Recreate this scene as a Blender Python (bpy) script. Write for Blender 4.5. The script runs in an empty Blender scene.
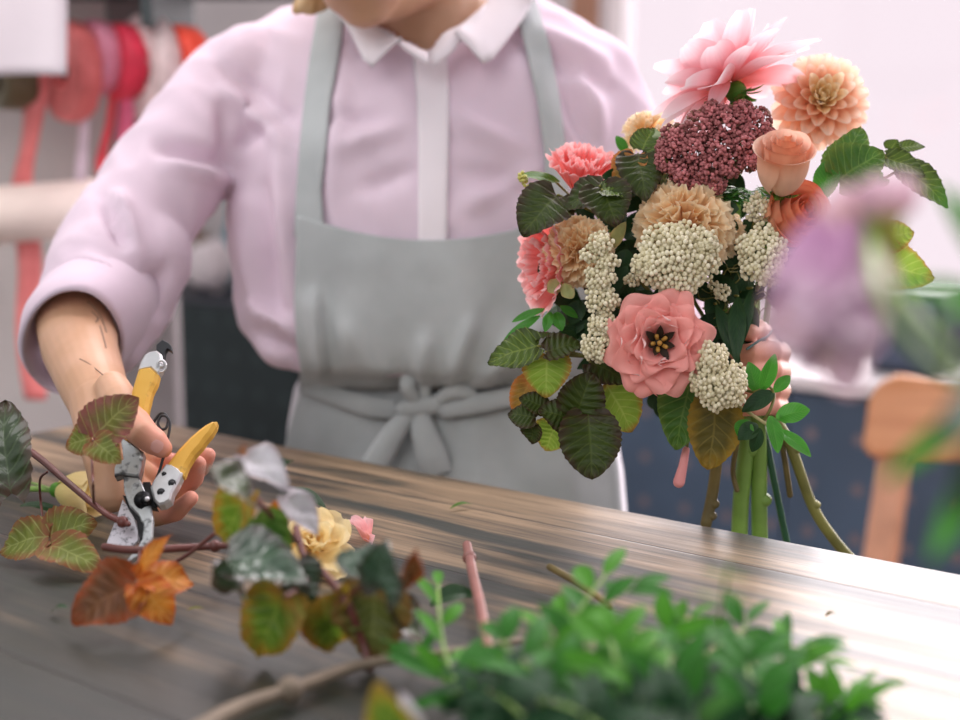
import bpy, bmesh, math, random
import numpy as np
from mathutils import Vector, Matrix, noise
from mathutils.bvhtree import BVHTree

random.seed(7)
PI = math.pi
SC = bpy.context.scene
COL = SC.collection
# ------------------------------------------------------------------ camera model
FPX = 1333.33
CAM = Vector((0.0, 0.0, 1.25))
PITCH = math.radians(8.8)
FW = Vector((0, math.cos(PITCH), -math.sin(PITCH)))
UP = Vector((0, math.sin(PITCH), math.cos(PITCH)))
RT = Vector((1, 0, 0))
TZ = 0.95                                  # table top height
E1 = Vector((0.79, -0.613, 0)).normalized()   # along the table edge
E2 = Vector((0.613, 0.79, 0)).normalized()    # across the table, towards the window wall

def U(px, py, d):
    return CAM + FW * d + RT * ((px - 480) * d / FPX) + UP * ((360 - py) * d / FPX)
def D(r, u, f):                            # direction: right, up, towards the camera
    return (RT * r + UP * u - FW * f).normalized()
def T(px, py, h=0.0):                      # point on the table top (or h above it)
    ray = FW + RT * ((px - 480) / FPX) + UP * ((360 - py) / FPX)
    t = (TZ + h - CAM.z) / ray.z
    return CAM + ray * t
def proj(P):
    v = P - CAM
    d = v.dot(FW)
    return (480 + FPX * v.dot(RT) / d, 360 - FPX * v.dot(UP) / d, d)
def W(a, b, z=0.0):                        # room coordinates: a along E1, b along E2
    return E1 * a + E2 * b + Vector((0, 0, z))
def lerp(a, b, t): return a + (b - a) * t
def clamp(x, a=0.0, b=1.0): return max(a, min(b, x))
def sstep(a, b, x):
    t = clamp((x - a) / (b - a)); return t * t * (3 - 2 * t)
def interp(x, xs, ys): return float(np.interp(x, xs, ys))

# ------------------------------------------------------------------ mesh builder
class MB:
    def __init__(s): s.v = []; s.f = []; s.uv = []; s.mi = []
    def add(s, vs, fs, uvs=None, mi=0):
        o = len(s.v)
        s.v += [Vector(v) for v in vs]
        s.uv += list(uvs) if uvs else [(0.5, 0.5)] * len(vs)
        s.f += [tuple(o + i for i in f) for f in fs]
        s.mi += [mi] * len(fs)
        return s
    def grid(s, rows, wrap=False, capa=False, capb=False, mi=0, uvrows=None):
        n, m = len(rows), len(rows[0])
        vs = [p for r in rows for p in r]
        uv = [p for r in uvrows for p in r] if uvrows else [(j / max(1, m - 1), i / max(1, n - 1)) for i in range(n) for j in range(m)]
        fs = []
        for i in range(n - 1):
            for j in range(m if wrap else m - 1):
                k = (j + 1) % m
                fs.append((i * m + j, i * m + k, (i + 1) * m + k, (i + 1) * m + j))
        if capa: fs.append(tuple(range(m - 1, -1, -1)))
        if capb: fs.append(tuple((n - 1) * m + j for j in range(m)))
        return s.add(vs, fs, uv, mi)
    def tube(s, pts, radii, n=10, rnd=True, mi=0, flat=1.0, ref=None):
        pts = [Vector(p) for p in pts]
        if not hasattr(radii, '__len__'): radii = [radii] * len(pts)
        P, R = [], []
        tan = [(pts[min(i + 1, len(pts) - 1)] - pts[max(i - 1, 0)]).normalized() for i in range(len(pts))]
        t0, t1 = tan[0], tan[-1]
        if rnd:
            for a in (80, 55, 28):
                a = math.radians(a); P.append((pts[0] - t0 * radii[0] * math.sin(a), t0)); R.append(radii[0] * math.cos(a))
        for p, t, r in zip(pts, tan, radii): P.append((p, t)); R.append(r)
        if rnd:
            for a in (28, 55, 80):
                a = math.radians(a); P.append((pts[-1] + t1 * radii[-1] * math.sin(a), t1)); R.append(radii[-1] * math.cos(a))
        x = Vector(ref) if ref is not None else (Vector((0, 0, 1)) if abs(t0.z) < .9 else Vector((1, 0, 0)))
        rows = []
        for (p, t), r in zip(P, R):
            x = (x - t * x.dot(t))
            if x.length < 1e-6: x = t.orthogonal()
            x.normalize(); y = t.cross(x)
            rows.append([p + x * (r * math.cos(2 * PI * j / n)) * flat + y * (r * math.sin(2 * PI * j / n)) for j in range(n)])
        return s.grid(rows, wrap=True, capa=True, capb=True, mi=mi)
    def ball(s, c, r, nu=8, nv=6, sq=(1, 1, 1), mi=0, uv=None):
        c = Vector(c); rows = []
        for i in range(nv + 1):
            th = PI * i / nv
            th = min(max(th, .02), PI - .02)
            rows.append([c + Vector((r * sq[0] * math.sin(th) * math.cos(2 * PI * j / nu), r * sq[1] * math.sin(th) * math.sin(2 * PI * j / nu), r * sq[2] * math.cos(th))) for j in range(nu)])
        return s.grid(rows[::-1], wrap=True, capa=True, capb=True, mi=mi, uvrows=[[uv] * nu] * (nv + 1) if uv else None)
    def box(s, o, ax, ay, az, mi=0, bev=0.0):
        o, ax, ay, az = Vector(o), Vector(ax), Vector(ay), Vector(az)
        if bev > 0:
            b = bev
            def ring(k, ins):
                lx, ly = ax.length, ay.length
                ux, uy = ax / lx, ay / ly
                r = []
                for (cx, cy, sx, sy) in ((0, 0, 1, 1), (lx, 0, -1, 1), (lx, ly, -1, -1), (0, ly, 1, -1)):
                    q = o + ux * (cx + sx * ins) + uy * (cy + sy * ins) + az.normalized() * k
                    e = b
                    if sx * sy > 0: r += [q + uy * sy * e, q + ux * sx * e]
                    else: r += [q + ux * sx * e, q + uy * sy * e]
                return r
            h = az.length
            return s.grid([ring(0, b), ring(b, 0), ring(h - b, 0), ring(h, b)], wrap=True, capa=True, capb=True, mi=mi)
        v = [o, o + ax, o + ax + ay, o + ay]
        v += [p + az for p in v]
        return s.add(v, [(3, 2, 1, 0), (4, 5, 6, 7), (0, 1, 5, 4), (1, 2, 6, 5), (2, 3, 7, 6), (3, 0, 4, 7)], None, mi)
    def prism(s, outline, thick, bev, mi=0):
        """outline: world points (roughly planar, seen from the camera); extruded along its normal with a bevel."""
        pts = [Vector(p) for p in outline]
        n = Vector((0, 0, 0)); c = sum(pts, Vector()) / len(pts)
        for i in range(len(pts)): n += (pts[i] - c).cross(pts[(i + 1) % len(pts)] - c)
        n.normalize()
        m = len(pts); ins = []
        for i in range(m):
            a = (pts[i] - pts[i - 1]).normalized(); b = (pts[(i + 1) % m] - pts[i]).normalized()
            t = (a + b)
            t = t.normalized() if t.length > 1e-4 else a
            ins.append(pts[i] + n.cross(t).normalized() * bev)
        rows = [[p - n * thick for p in ins], [p - n * (thick - bev) for p in pts], [p + n * (thick - bev) for p in pts], [p + n * thick for p in ins]]
        return s.grid(rows, wrap=True, capa=True, capb=True, mi=mi)
    def merge(s, o, mi=None):
        return s.add(o.v, o.f, o.uv, 0) if mi is None else s.add(o.v, o.f, o.uv, mi)

def wloc(o):
    v = Vector((0, 0, 0))
    while o is not None: v = v + o.location; o = o.parent
    return v

def to_mesh(name, mb, off=Vector((0, 0, 0)), smooth=True):
    me = bpy.data.meshes.new(name)
    me.from_pydata([tuple(v - off) for v in mb.v], [], mb.f)
    uvl = me.uv_layers.new(name='UVMap')
    vi = np.empty(len(me.loops), dtype=np.int32); me.loops.foreach_get('vertex_index', vi)
    uvl.data.foreach_set('uv', np.array(mb.uv, dtype=np.float32)[vi].ravel())
    if any(mb.mi): me.polygons.foreach_set('material_index', np.array(mb.mi, dtype=np.int32))
    if smooth: me.polygons.foreach_set('use_smooth', [True] * len(me.polygons))
    me.update()
    return me

def obj(name, mb, mats, parent=None, label=None, kind=None, smooth=True, solid=0.0, sub=0):
    off = wloc(parent) if parent is not None else Vector((0, 0, 0))
    me = to_mesh(name, mb, off, smooth)
    for m in (mats if isinstance(mats, (list, tuple)) else [mats]): me.materials.append(m)
    o = bpy.data.objects.new(name, me); COL.objects.link(o)
    if parent is not None: o.parent = parent
    if label: o['label'] = label
    if kind: o['kind'] = kind
    if solid:
        md = o.modifiers.new('solid', 'SOLIDIFY'); md.thickness = solid; md.offset = -1
    if sub:
        md = o.modifiers.new('sub', 'SUBSURF'); md.levels = sub; md.render_levels = sub
    return o

def thing(name, label, cat, loc, group=None):
    o = bpy.data.objects.new(name, None); COL.objects.link(o)
    o.empty_display_size = .02
    o.location = loc; o['label'] = label; o['category'] = cat
    if group: o['group'] = group
    return o
def node(name, parent, loc, label=None):        # an empty one level down (a part that has sub-parts)
    o = bpy.data.objects.new(name, None); COL.objects.link(o)
    o.empty_display_size = .01
    o.parent = parent; o.location = Vector(loc) - wloc(parent)
    if label: o['label'] = label
    return o
def tag(o, label, cat, group=None):
    o['label'] = label; o['category'] = cat
    if group: o['group'] = group
    return o
def center_origin(o):
    me = o.data
    n = len(me.vertices); co = np.empty(n * 3, dtype=np.float32); me.vertices.foreach_get('co', co); co = co.reshape(-1, 3)
    c = (co.min(0) + co.max(0)) / 2; c[2] = co[:, 2].min()
    me.vertices.foreach_set('co', (co - c).ravel()); me.update()
    o.location = Vector(o.location) + Vector([float(x) for x in c])
    return o
def solo(name, mb, mats, label, cat, group=None, **k):
    return tag(center_origin(obj(name, mb, mats, **k)), label, cat, group)
def struct(name, mb, m, **k): return obj(name, mb, m, kind='structure', **k)

def blob(mbs, voxel, smooth=4, fac=.5):
    """union of overlapping closed shapes -> one continuous smooth surface"""
    mb = MB()
    for q in mbs: mb.merge(q)
    me = to_mesh('tmp', mb)
    o = bpy.data.objects.new('tmp', me); COL.objects.link(o)
    r = o.modifiers.new('r', 'REMESH'); r.mode = 'VOXEL'; r.voxel_size = voxel; r.adaptivity = 0
    s = o.modifiers.new('s', 'SMOOTH'); s.factor = fac; s.iterations = smooth
    dg = bpy.context.evaluated_depsgraph_get(); dg.update()
    m2 = bpy.data.meshes.new_from_object(o.evaluated_get(dg), depsgraph=dg)
    out = MB()
    n = len(m2.vertices); co = np.empty(n * 3, dtype=np.float32); m2.vertices.foreach_get('co', co)
    vs = [Vector(p) for p in co.reshape(-1, 3).tolist()]
    out.add(vs, [tuple(p.vertices) for p in m2.polygons])
    bpy.data.objects.remove(o); bpy.data.meshes.remove(me); bpy.data.meshes.remove(m2)
    return out
def vnormals(mb):
    v = np.array([tuple(p) for p in mb.v]); n = np.zeros_like(v)
    f4 = np.array([f if len(f) == 4 else (f[0], f[1], f[2], f[2]) for f in mb.f if len(f) in (3, 4)])
    fn = np.cross(v[f4[:, 2]] - v[f4[:, 0]], v[f4[:, 3]] - v[f4[:, 1]])
    for k in range(4): np.add.at(n, f4[:, k], fn)
    n /= (np.linalg.norm(n, axis=1, keepdims=True) + 1e-12)
    return v, n
def chainP(pts, n=14):                       # [(px, py, d, r_px)] -> tapered tube
    m = MB(); m.tube([U(a, b, d) for a, b, d, r in pts], [r * d / FPX for a, b, d, r in pts], n=n); return m
def spline(pts, k=6):
    pts = [Vector(p) for p in pts]; out = []
    for i in range(len(pts) - 1):
        p0, p1, p2, p3 = pts[max(i - 1, 0)], pts[i], pts[i + 1], pts[min(i + 2, len(pts) - 1)]
        for j in range(k):
            t = j / k
            out.append(.5 * ((2 * p1) + (p2 - p0) * t + (2 * p0 - 5 * p1 + 4 * p2 - p3) * t * t + (3 * p1 - p0 - 3 * p2 + p3) * t ** 3))
    return out + [pts[-1]]

# ------------------------------------------------------------------ materials
def c(r, g, b, k=1.0):
    def f(x):
        x /= 255.0
        return (x / 12.92 if x <= .04045 else ((x + .055) / 1.055) ** 2.4) * k
    return (f(r), f(g), f(b), 1.0)
class NT:
    def __init__(s, name):
        s.m = bpy.data.materials.new(name); s.m.use_nodes = True
        s.t = s.m.node_tree; s.b = s.t.nodes['Principled BSDF']; s.out = s.t.nodes['Material Output']
    def n(s, typ, **k):
        nd = s.t.nodes.new(typ)
        for a, v in k.items(): setattr(nd, a, v)
        return nd
    def put(s, sock, v):
        if hasattr(v, 'is_output'): s.t.links.new(v, sock)
        elif v is not None: sock.default_value = v
    def math(s, op, a, b=None, cc=None, clampit=False):
        nd = s.n('ShaderNodeMath', operation=op, use_clamp=clampit)
        s.put(nd.inputs[0], a); s.put(nd.inputs[1], b); s.put(nd.inputs[2], cc)
        return nd.outputs[0]
    def mix(s, f, a, b, blend='MIX'):
        nd = s.n('ShaderNodeMix', data_type='RGBA', blend_type=blend)
        s.put(nd.inputs[0], f); s.put(nd.inputs[6], a); s.put(nd.inputs[7], b)
        return nd.outputs[2]
    def rng(s, v, a, b, o0=0.0, o1=1.0, smooth=True):
        nd = s.n('ShaderNodeMapRange', interpolation_type='SMOOTHSTEP' if smooth else 'LINEAR')
        s.put(nd.inputs[0], v); s.put(nd.inputs[1], a); s.put(nd.inputs[2], b); s.put(nd.inputs[3], o0); s.put(nd.inputs[4], o1)
        return nd.outputs[0]
    def noise(s, vec, scale, detail=3, rough=.5, dist=0.0):
        nd = s.n('ShaderNodeTexNoise')
        if vec is not None: s.put(nd.inputs['Vector'], vec)
        nd.inputs['Scale'].default_value = scale; nd.inputs['Detail'].default_value = detail
        nd.inputs['Roughness'].default_value = rough; nd.inputs['Distortion'].default_value = dist
        return nd.outputs[0]
    def coord(s, which='Object'): return s.n('ShaderNodeTexCoord').outputs[which]
    def uv(s):
        sp = s.n('ShaderNodeSeparateXYZ'); s.put(sp.inputs[0], s.coord('UV')); return sp.outputs[0], sp.outputs[1]
    def mapping(s, vec, scale=(1, 1, 1), loc=(0, 0, 0)):
        nd = s.n('ShaderNodeMapping'); s.put(nd.inputs[0], vec); nd.inputs['Scale'].default_value = scale; nd.inputs['Location'].default_value = loc
        return nd.outputs[0]
    def ramp(s, f, stops):
        nd = s.n('ShaderNodeValToRGB'); e = nd.color_ramp.elements
        while len(e) < len(stops): e.new(0.5)
        for el, (p, col) in zip(e, stops): el.position = p; el.color = col
        s.put(nd.inputs[0], f); return nd.outputs[0]
    def bump(s, h, strength=.3, dist=.002):
        nd = s.n('ShaderNodeBump'); nd.inputs['Strength'].default_value = strength; nd.inputs['Distance'].default_value = dist
        s.put(nd.inputs['Height'], h); s.t.links.new(nd.outputs[0], s.b.inputs['Normal']); return nd.outputs[0]
    def set(s, **k):
        names = dict(col='Base Color', rough='Roughness', metal='Metallic', spec='Specular IOR Level', sss='Subsurface Weight', sheen='Sheen Weight', coat='Coat Weight', alpha='Alpha')
        for a, v in k.items(): s.put(s.b.inputs[names[a]], v)
        return s
    def translucent(s, col, fac):
        tr = s.n('ShaderNodeBsdfTranslucent'); s.put(tr.inputs[0], col)
        mx = s.n('ShaderNodeMixShader'); s.put(mx.inputs[0], fac)
        s.t.links.new(s.b.outputs[0], mx.inputs[1]); s.t.links.new(tr.outputs[0], mx.inputs[2]); s.t.links.new(mx.outputs[0], s.out.inputs[0])

def simple(name, col, rough=.5, metal=0.0, var=.15, scale=30.0, spec=.4, bump=0.0, bscale=200.0, sheen=0.0):
    t = NT(name); co = t.coord()
    n = t.noise(co, scale, 4)
    dark = tuple(x * (1 - var) for x in col[:3]) + (1,); lite = tuple(min(1, x * (1 + var)) for x in col[:3]) + (1,)
    t.set(col=t.mix(t.rng(n, .3, .7), dark, lite), rough=rough, metal=metal, spec=spec, sheen=sheen)
    if bump: t.bump(t.noise(co, bscale, 2), bump, .001)
    return t.m
def leafmat(name, base, edge, vein, back, e0=.5, rough=.42, trans=.28, freq=7.0, vstr=.55, tcol=None, var=.35, coat=0.0, spec=.28):
    t = NT(name); u, v = t.uv(); co = t.coord()
    a = t.math('ABSOLUTE', t.math('MULTIPLY_ADD', u, 2.0, -1.0))
    far = t.math('MAXIMUM', a, t.math('ABSOLUTE', t.math('MULTIPLY_ADD', v, 2.0, -1.0)))
    nz = t.noise(co, 60, 3)
    ed = t.rng(t.math('ADD', far, t.math('MULTIPLY_ADD', nz, .5, -.25)), e0, 1.02)
    colr = t.mix(ed, base, edge)
    colr = t.mix(t.rng(t.noise(co, 130, 3), .35, .75, 0, var), colr, tuple(x * .45 for x in base[:3]) + (1,))
    side = t.math('SINE', t.math('MULTIPLY', t.math('MULTIPLY_ADD', a, -.30, v), freq * 6.283))
    vm = t.math('MAXIMUM', t.rng(side, .80, 1.0), t.rng(a, .07, .0))
    colr = t.mix(t.math('MULTIPLY', vm, vstr), colr, vein)
    geo = t.n('ShaderNodeNewGeometry')
    colr2 = t.mix(geo.outputs['Backfacing'], colr, t.mix(t.math('MULTIPLY', vm, .5), back, tuple(x * .7 for x in back[:3]) + (1,)))
    t.set(col=colr2, rough=rough + .06, spec=spec, coat=coat)
    t.bump(t.math('MULTIPLY', vm, -1.0), .35, .0006)
    t.translucent(tcol if tcol else colr, trans)
    return t.m
def petalmat(name, stops, trans=.35, rough=.55, streak=.25, sc=14.0, back=None, edge=None):
    t = NT(name); u, v = t.uv()
    uvv = t.coord('UV'); co = t.coord()
    st = t.noise(t.mapping(uvv, (sc, 1.2, 1)), 1.0, 2)
    f = t.math('ADD', v, t.math('MULTIPLY_ADD', t.noise(co, 60, 2), .24, -.12))
    colr = t.ramp(f, stops)
    colr = t.mix(t.math('MULTIPLY', t.rng(st, .35, .75), streak), colr, t.mix(1.0, colr, (.62, .52, .52, 1), 'MULTIPLY'))
    if edge is not None:
        a = t.math('ABSOLUTE', t.math('MULTIPLY_ADD', u, 2.0, -1.0))
        colr = t.mix(t.rng(t.math('MAXIMUM', a, v), .82, 1.0, 0, .8), colr, edge)
    if back is not None:
        geo = t.n('ShaderNodeNewGeometry'); colr = t.mix(geo.outputs['Backfacing'], colr, back)
    t.set(col=colr, rough=rough, spec=.25, sheen=.15)
    t.translucent(colr, trans)
    return t.m
# ================================================================== setting
def wood_top():
    t = NT('weathered_table_wood')
    uvv = t.coord('UV')                                  # metres along / across the boards
    u, v = t.uv()
    pl = t.math('FLOOR', t.math('DIVIDE', v, .145))
    comb = t.n('ShaderNodeCombineXYZ')
    t.put(comb.inputs[0], t.math('ADD', u, t.math('MULTIPLY', pl, 3.17))); t.put(comb.inputs[1], v); t.put(comb.inputs[2], t.math('MULTIPLY', pl, 1.7))
    vec = comb.outputs[0]
    g1 = t.noise(t.mapping(vec, (2.2, 42, 1)), 1.0, 6, .62, .6)       # broad grain streaks
    g2 = t.noise(t.mapping(vec, (9, 330, 1)), 1.0, 4, .6)            # fine fibres
    st = t.noise(t.mapping(vec, (1.6, 7, 1)), 1.0, 4, .55, .8)         # stains
    st2 = t.noise(t.mapping(vec, (1.1, 22, 1), (3, 9, 1)), 1.0, 4, .6, .5)
    base = t.ramp(g1, [(.25, c(88, 78, 64)), (.45, c(134, 114, 90)), (.62, c(178, 152, 122)), (.8, c(204, 180, 148))])
    near_stain_shade = t.rng(t.math('ADD', v, t.math('MULTIPLY_ADD', t.noise(t.mapping(vec, (1.2, 3, 1), (5, 2, 0)), 1.0, 3), .36, -.18)), .86, .46)  # rises over the near boards: heavier stain plus painted shade
    base = t.mix(t.math('MULTIPLY', t.rng(t.math('ADD', t.math('MULTIPLY_ADD', st, .55, t.math('MULTIPLY', st2, .45)), t.math('MULTIPLY', near_stain_shade, .13)), .49, .60), .90), base, c(28, 46, 46))
    base = t.mix(t.math('MULTIPLY', near_stain_shade, .55), base, c(30, 33, 28))  # dimmer light on the near boards put into the wood colour
    base = t.mix(t.rng(g2, .50, .68, 0, .72), base, c(48, 46, 42))
    fr = t.math('FRACT', t.math('DIVIDE', v, .145))
    seam = t.rng(t.math('ABSOLUTE', t.math('SUBTRACT', fr, .5)), .487, .497)
    base = t.mix(t.math('MULTIPLY', seam, .85), base, c(30, 28, 26))
    t.set(col=base, rough=t.rng(g1, .2, .8, .48, .38), spec=.5, coat=.06)
    t.b.inputs['Coat Roughness'].default_value = .42
    t.bump(t.math('ADD', t.math('ADD', t.math('MULTIPLY', g1, .6), t.math('MULTIPLY', g2, .35)), t.math('MULTIPLY', seam, -1.0)), .45, .0016)
    return t.m
M_top = wood_top()
M_tabledark = simple('table_frame_wood', c(96, 80, 66), .6, var=.3, scale=8, bump=.2)

A0 = T(130, 415).dot(E1); B1 = T(400, 467.3).dot(E2)      # left end and far edge of the table
A1, B0 = .80, .16
tbl = thing('work_table', 'weathered plank work table, brown and dark grey, strewn with cut stems', 'table', W((A0 + A1) / 2, (B0 + B1) / 2, 0))
mb = MB()
n1, n2 = 24, 14
def topz(a, b): return TZ
rows, uvr = [], []
prof = [(-.035, 0.0), (-.004, 0.0), (-.0012, .0012), (0, .004)]
def toprow(b, z): return [W(lerp(A0, A1, i / n1), b, z) for i in range(n1 + 1)]
for (dz, ins) in prof: rows.append(toprow(B0 + ins, TZ + dz)); uvr.append([(lerp(A0, A1, i / n1), B0 + dz) for i in range(n1 + 1)])
for j in range(1, n2):
    b = lerp(B0, B1, j / n2); rows.append(toprow(b, TZ)); uvr.append([(lerp(A0, A1, i / n1), b) for i in range(n1 + 1)])
for (dz, ins) in prof[::-1]: rows.append(toprow(B1 - ins, TZ + dz)); uvr.append([(lerp(A0, A1, i / n1), B1 - dz) for i in range(n1 + 1)])
rows.append(rows[0]); uvr.append(uvr[0])
mb.grid(rows, uvrows=uvr)
for s_ in (0, n1):
    idx = [r * (n1 + 1) + s_ for r in range(len(rows) - 1)]
    mb.f.append(tuple(idx if s_ == 0 else idx[::-1])); mb.mi.append(0)
obj('tabletop', mb, M_top, tbl, smooth=False)
for a in (A0 + .06, A1 - .13):
    for b in (B0 + .05, B1 - .12):
        obj('leg', MB().box(W(a, b, 0), E1 * .07, E2 * .07, Vector((0, 0, TZ - .035)), bev=.004), M_tabledark, tbl, smooth=False)
for b in (B0 + .07, B1 - .10):
    obj('rail', MB().box(W(A0 + .13, b, TZ - .125), E1 * (A1 - A0 - .26), E2 * .025, Vector((0, 0, .09)), bev=.002), M_tabledark, tbl, smooth=False)

# --- floor and walls
M_floor = simple('grey_floor', c(120, 112, 106), .6, var=.15, scale=6)
struct('floor', MB().box(W(-4.2, -1.2, -.05), E1 * 7.2, E2 * 5.2, Vector((0, 0, .05))), M_floor, smooth=False)
M_wall = simple('pale_plaster', c(206, 196, 196), .8, var=.05, scale=5)
M_wleft = simple('grey_wall_paint', c(206, 198, 196), .8, var=.05, scale=4)
BW = 2.98                                     # window wall
def wa(px, b):                                # room coordinate along E1 where the pixel column meets the plane E2 = b
    k = (px - 480) / FPX
    dirv = Vector((k, math.cos(PITCH) + 0 * k, 0))
    t = b / dirv.dot(E2)
    return (dirv * t).dot(E1)
WL = wa(596, BW); WR = 1.9
SILL, WTOP = .895, 2.62
mb = MB()
mb.box(W(-4.2, BW, 0), E1 * (WL + 4.2), E2 * .12, Vector((0, 0, 3.0)))
mb.box(W(WL, BW, 0), E1 * (WR - WL), E2 * .12, Vector((0, 0, SILL)))
mb.box(W(WL, BW, WTOP), E1 * (WR - WL), E2 * .12, Vector((0, 0, 3.0 - WTOP)))
mb.box(W(WR, BW, 0), E1 * .9, E2 * .12, Vector((0, 0, 3.0)))
struct('wall_back', mb, M_wall, smooth=False)
# window: brown post, white casing, mullions, panes
M_frame = simple('window_white_paint', c(246, 238, 240), .5, var=.02)
M_brown = simple('brown_window_post', c(176, 128, 104), .6, var=.15, scale=12)
tg = NT('window_glass')
gl = tg.n('ShaderNodeBsdfGlossy'); gl.inputs['Roughness'].default_value = .02
tp = tg.n('ShaderNodeBsdfTransparent')
mx = tg.n('ShaderNodeMixShader'); mx.inputs[0].default_value = .02
tg.t.links.new(tp.outputs[0], mx.inputs[1]); tg.t.links.new(gl.outputs[0], mx.inputs[2]); tg.t.links.new(mx.outputs[0], tg.out.inputs[0])
M_glass = tg.m
mb = MB()
for a in (WL, WL + 1.55, WR - .05):
    mb.box(W(a, BW + .03, SILL), E1 * .05, E2 * .06, Vector((0, 0, WTOP - SILL)), bev=.004)
for z in (SILL, WTOP - .05): mb.box(W(WL, BW + .03, z), E1 * (WR - WL), E2 * .06, Vector((0, 0, .05)), bev=.004)
mb.box(W(WL - .02, BW - .05, SILL - .03), E1 * (WR - WL + .04), E2 * .12, Vector((0, 0, .03)), bev=.005)
win = struct('window_1', mb, M_frame, smooth=False)
for a, w_ in ((WL + .05, 1.50), (WL + 1.60, WR - WL - 1.65)):
    p = obj('pane', MB().box(W(a, BW + .055, SILL + .05), E1 * w_, E2 * .005, Vector((0, 0, WTOP - SILL - .1))), M_glass, win, smooth=False)
struct('trim_1', MB().box(W(WL - .075, BW - .03, 0), E1 * .07, E2 * .03, Vector((0, 0, 3.0)), bev=.004), M_brown, smooth=False)

# --- left partition wall with a strip coloured grey for its shaded end
LD = 2.32
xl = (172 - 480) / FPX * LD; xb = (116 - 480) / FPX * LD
struct('wall_left', MB().box((-1.9, LD, 0), (xb + 1.9, 0, 0), (0, .05, 0), (0, 0, 2.6)), M_wleft, smooth=False)
M_wallshade = simple('wall_shade_grey', c(112, 106, 108), .7, var=.06)
zt = U(150, 250, LD).z
struct('shade_strip', MB().box((xb, LD - .004, 0), (xl - xb, 0, 0), (0, .054, 0), (0, 0, 2.6), bev=.003), simple('shaded_wall_grey', c(140, 133, 133), .7, var=.06), smooth=False)  # shade on the wall end, put in as a darker grey strip

# --- long dark perforated cabinet under a white counter, below the window
def perforated(name, base, dot, step=.082, rad=.017):
    t = NT(name); u, v = t.uv()
    fu = t.math('SUBTRACT', t.math('FRACT', t.math('DIVIDE', u, step)), .5)
    fv = t.math('SUBTRACT', t.math('FRACT', t.math('DIVIDE', v, step)), .5)
    r = t.math('SQRT', t.math('ADD', t.math('MULTIPLY', fu, fu), t.math('MULTIPLY', fv, fv)))
    m = t.rng(r, rad / step * 1.05, rad / step * .8)
    n = t.noise(t.coord(), 4, 2)
    bc = t.mix(t.rng(n, .3, .7), tuple(x * .85 for x in base[:3]) + (1,), tuple(x * 1.15 for x in base[:3]) + (1,))
    t.set(col=t.mix(m, bc, dot), rough=.5, spec=.4)
    return t.m
M_navy = perforated('navy_perforated_metal', c(82, 100, 122), c(138, 122, 126), .104, .0125)
M_black = perforated('black_perforated_metal', c(28, 40, 42), c(46, 58, 60), .104, .019)
M_counter = simple('white_counter', c(240, 232, 234), .45, var=.02)
CB = 2.56; CZ = .80
am = wa(300, CB); ar = 1.7
def cabinet(a0, a1, m, label, z1, ndoor):
    o = thing('storage_cabinet', label, 'cabinet', W((a0 + a1) / 2, CB + .2, 0))
    obj('carcass', MB().box(W(a0, CB + .02, .06), E1 * (a1 - a0), E2 * (BW - CB - .021), Vector((0, 0, z1 - .06)), bev=.003), simple('dark_carcass', c(40, 46, 56), .5), o, smooth=False)
    obj('plinth', MB().box(W(a0 + .02, CB + .05, 0), E1 * (a1 - a0 - .04), E2 * .30, Vector((0, 0, .06))), simple('dark_plinth', c(30, 32, 36), .6), o, smooth=False)
    w_ = (a1 - a0) / ndoor
    for k in range(ndoor):
        q = W(a0 + k * w_ + .003, CB, .07); ax = E1 * (w_ - .006); h = z1 - .08
        mb = MB(); mb.box(q, ax, E2 * .018, Vector((0, 0, h)))
        mb.uv = [((p - q).dot(E1), p.z) for p in mb.v]
        dd = obj('door', mb, m, o, smooth=False)
        obj('handle', MB().tube([W(a0 + k * w_ + .05, CB - .02, .28), W(a0 + k * w_ + .05, CB - .02, .42)], .006, n=8), simple('steel_bar', c(120, 124, 130), .35, 1.0), dd)
    return o
cabinet(am + .004, ar, M_navy, 'long navy blue cabinet with dotted panels under the window counter', CZ - .03, 3)
al = am - 1.9
cabinet(al, am - .004, M_black, 'black dotted cabinet behind the apron and the right sleeve', CZ + .02, 2)
solo('counter_top', MB().box(W(am + .004, CB - .03, CZ - .0295), E1 * (ar - am), E2 * (BW - CB + .0295), Vector((0, 0, .03)), bev=.004), M_counter,
     'white counter top over the navy cabinet beneath the window', 'counter', smooth=False)

# --- dark box with a recessed face, on the counter behind the chair
def on_plane(px, py, b):                      # ray through the pixel meets the plane E2 = b
    ray = FW + RT * ((px - 480) / FPX) + UP * ((360 - py) / FPX)
    return CAM + ray * ((b - CAM.dot(E2)) / ray.dot(E2))
q = on_plane(866, 360, 2.66); a0 = q.dot(E1); a1 = on_plane(940, 360, 2.66).dot(E1); zt = on_plane(905, 292, 2.66).z
bx = thing('storage_box', 'dark slate blue box on the white counter behind the chair', 'box', W((a0 + a1) / 2, 2.75, CZ + .0006))
M_slate = simple('slate_blue_plastic', c(74, 84, 104), .5, var=.1); M_slated = simple('dark_slate_rim', c(38, 46, 60), .5)
hh = zt - CZ
obj('body', MB().box(W(a0, 2.665, CZ + .0006), E1 * (a1 - a0), E2 * .16, Vector((0, 0, hh)), bev=.006), M_slated, bx, smooth=False)
obj('front_panel', MB().box(W(a0 + .012, 2.659, CZ + .015), E1 * (a1 - a0 - .024), E2 * .012, Vector((0, 0, hh - .03)), bev=.003), M_slate, bx, smooth=False)

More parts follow.
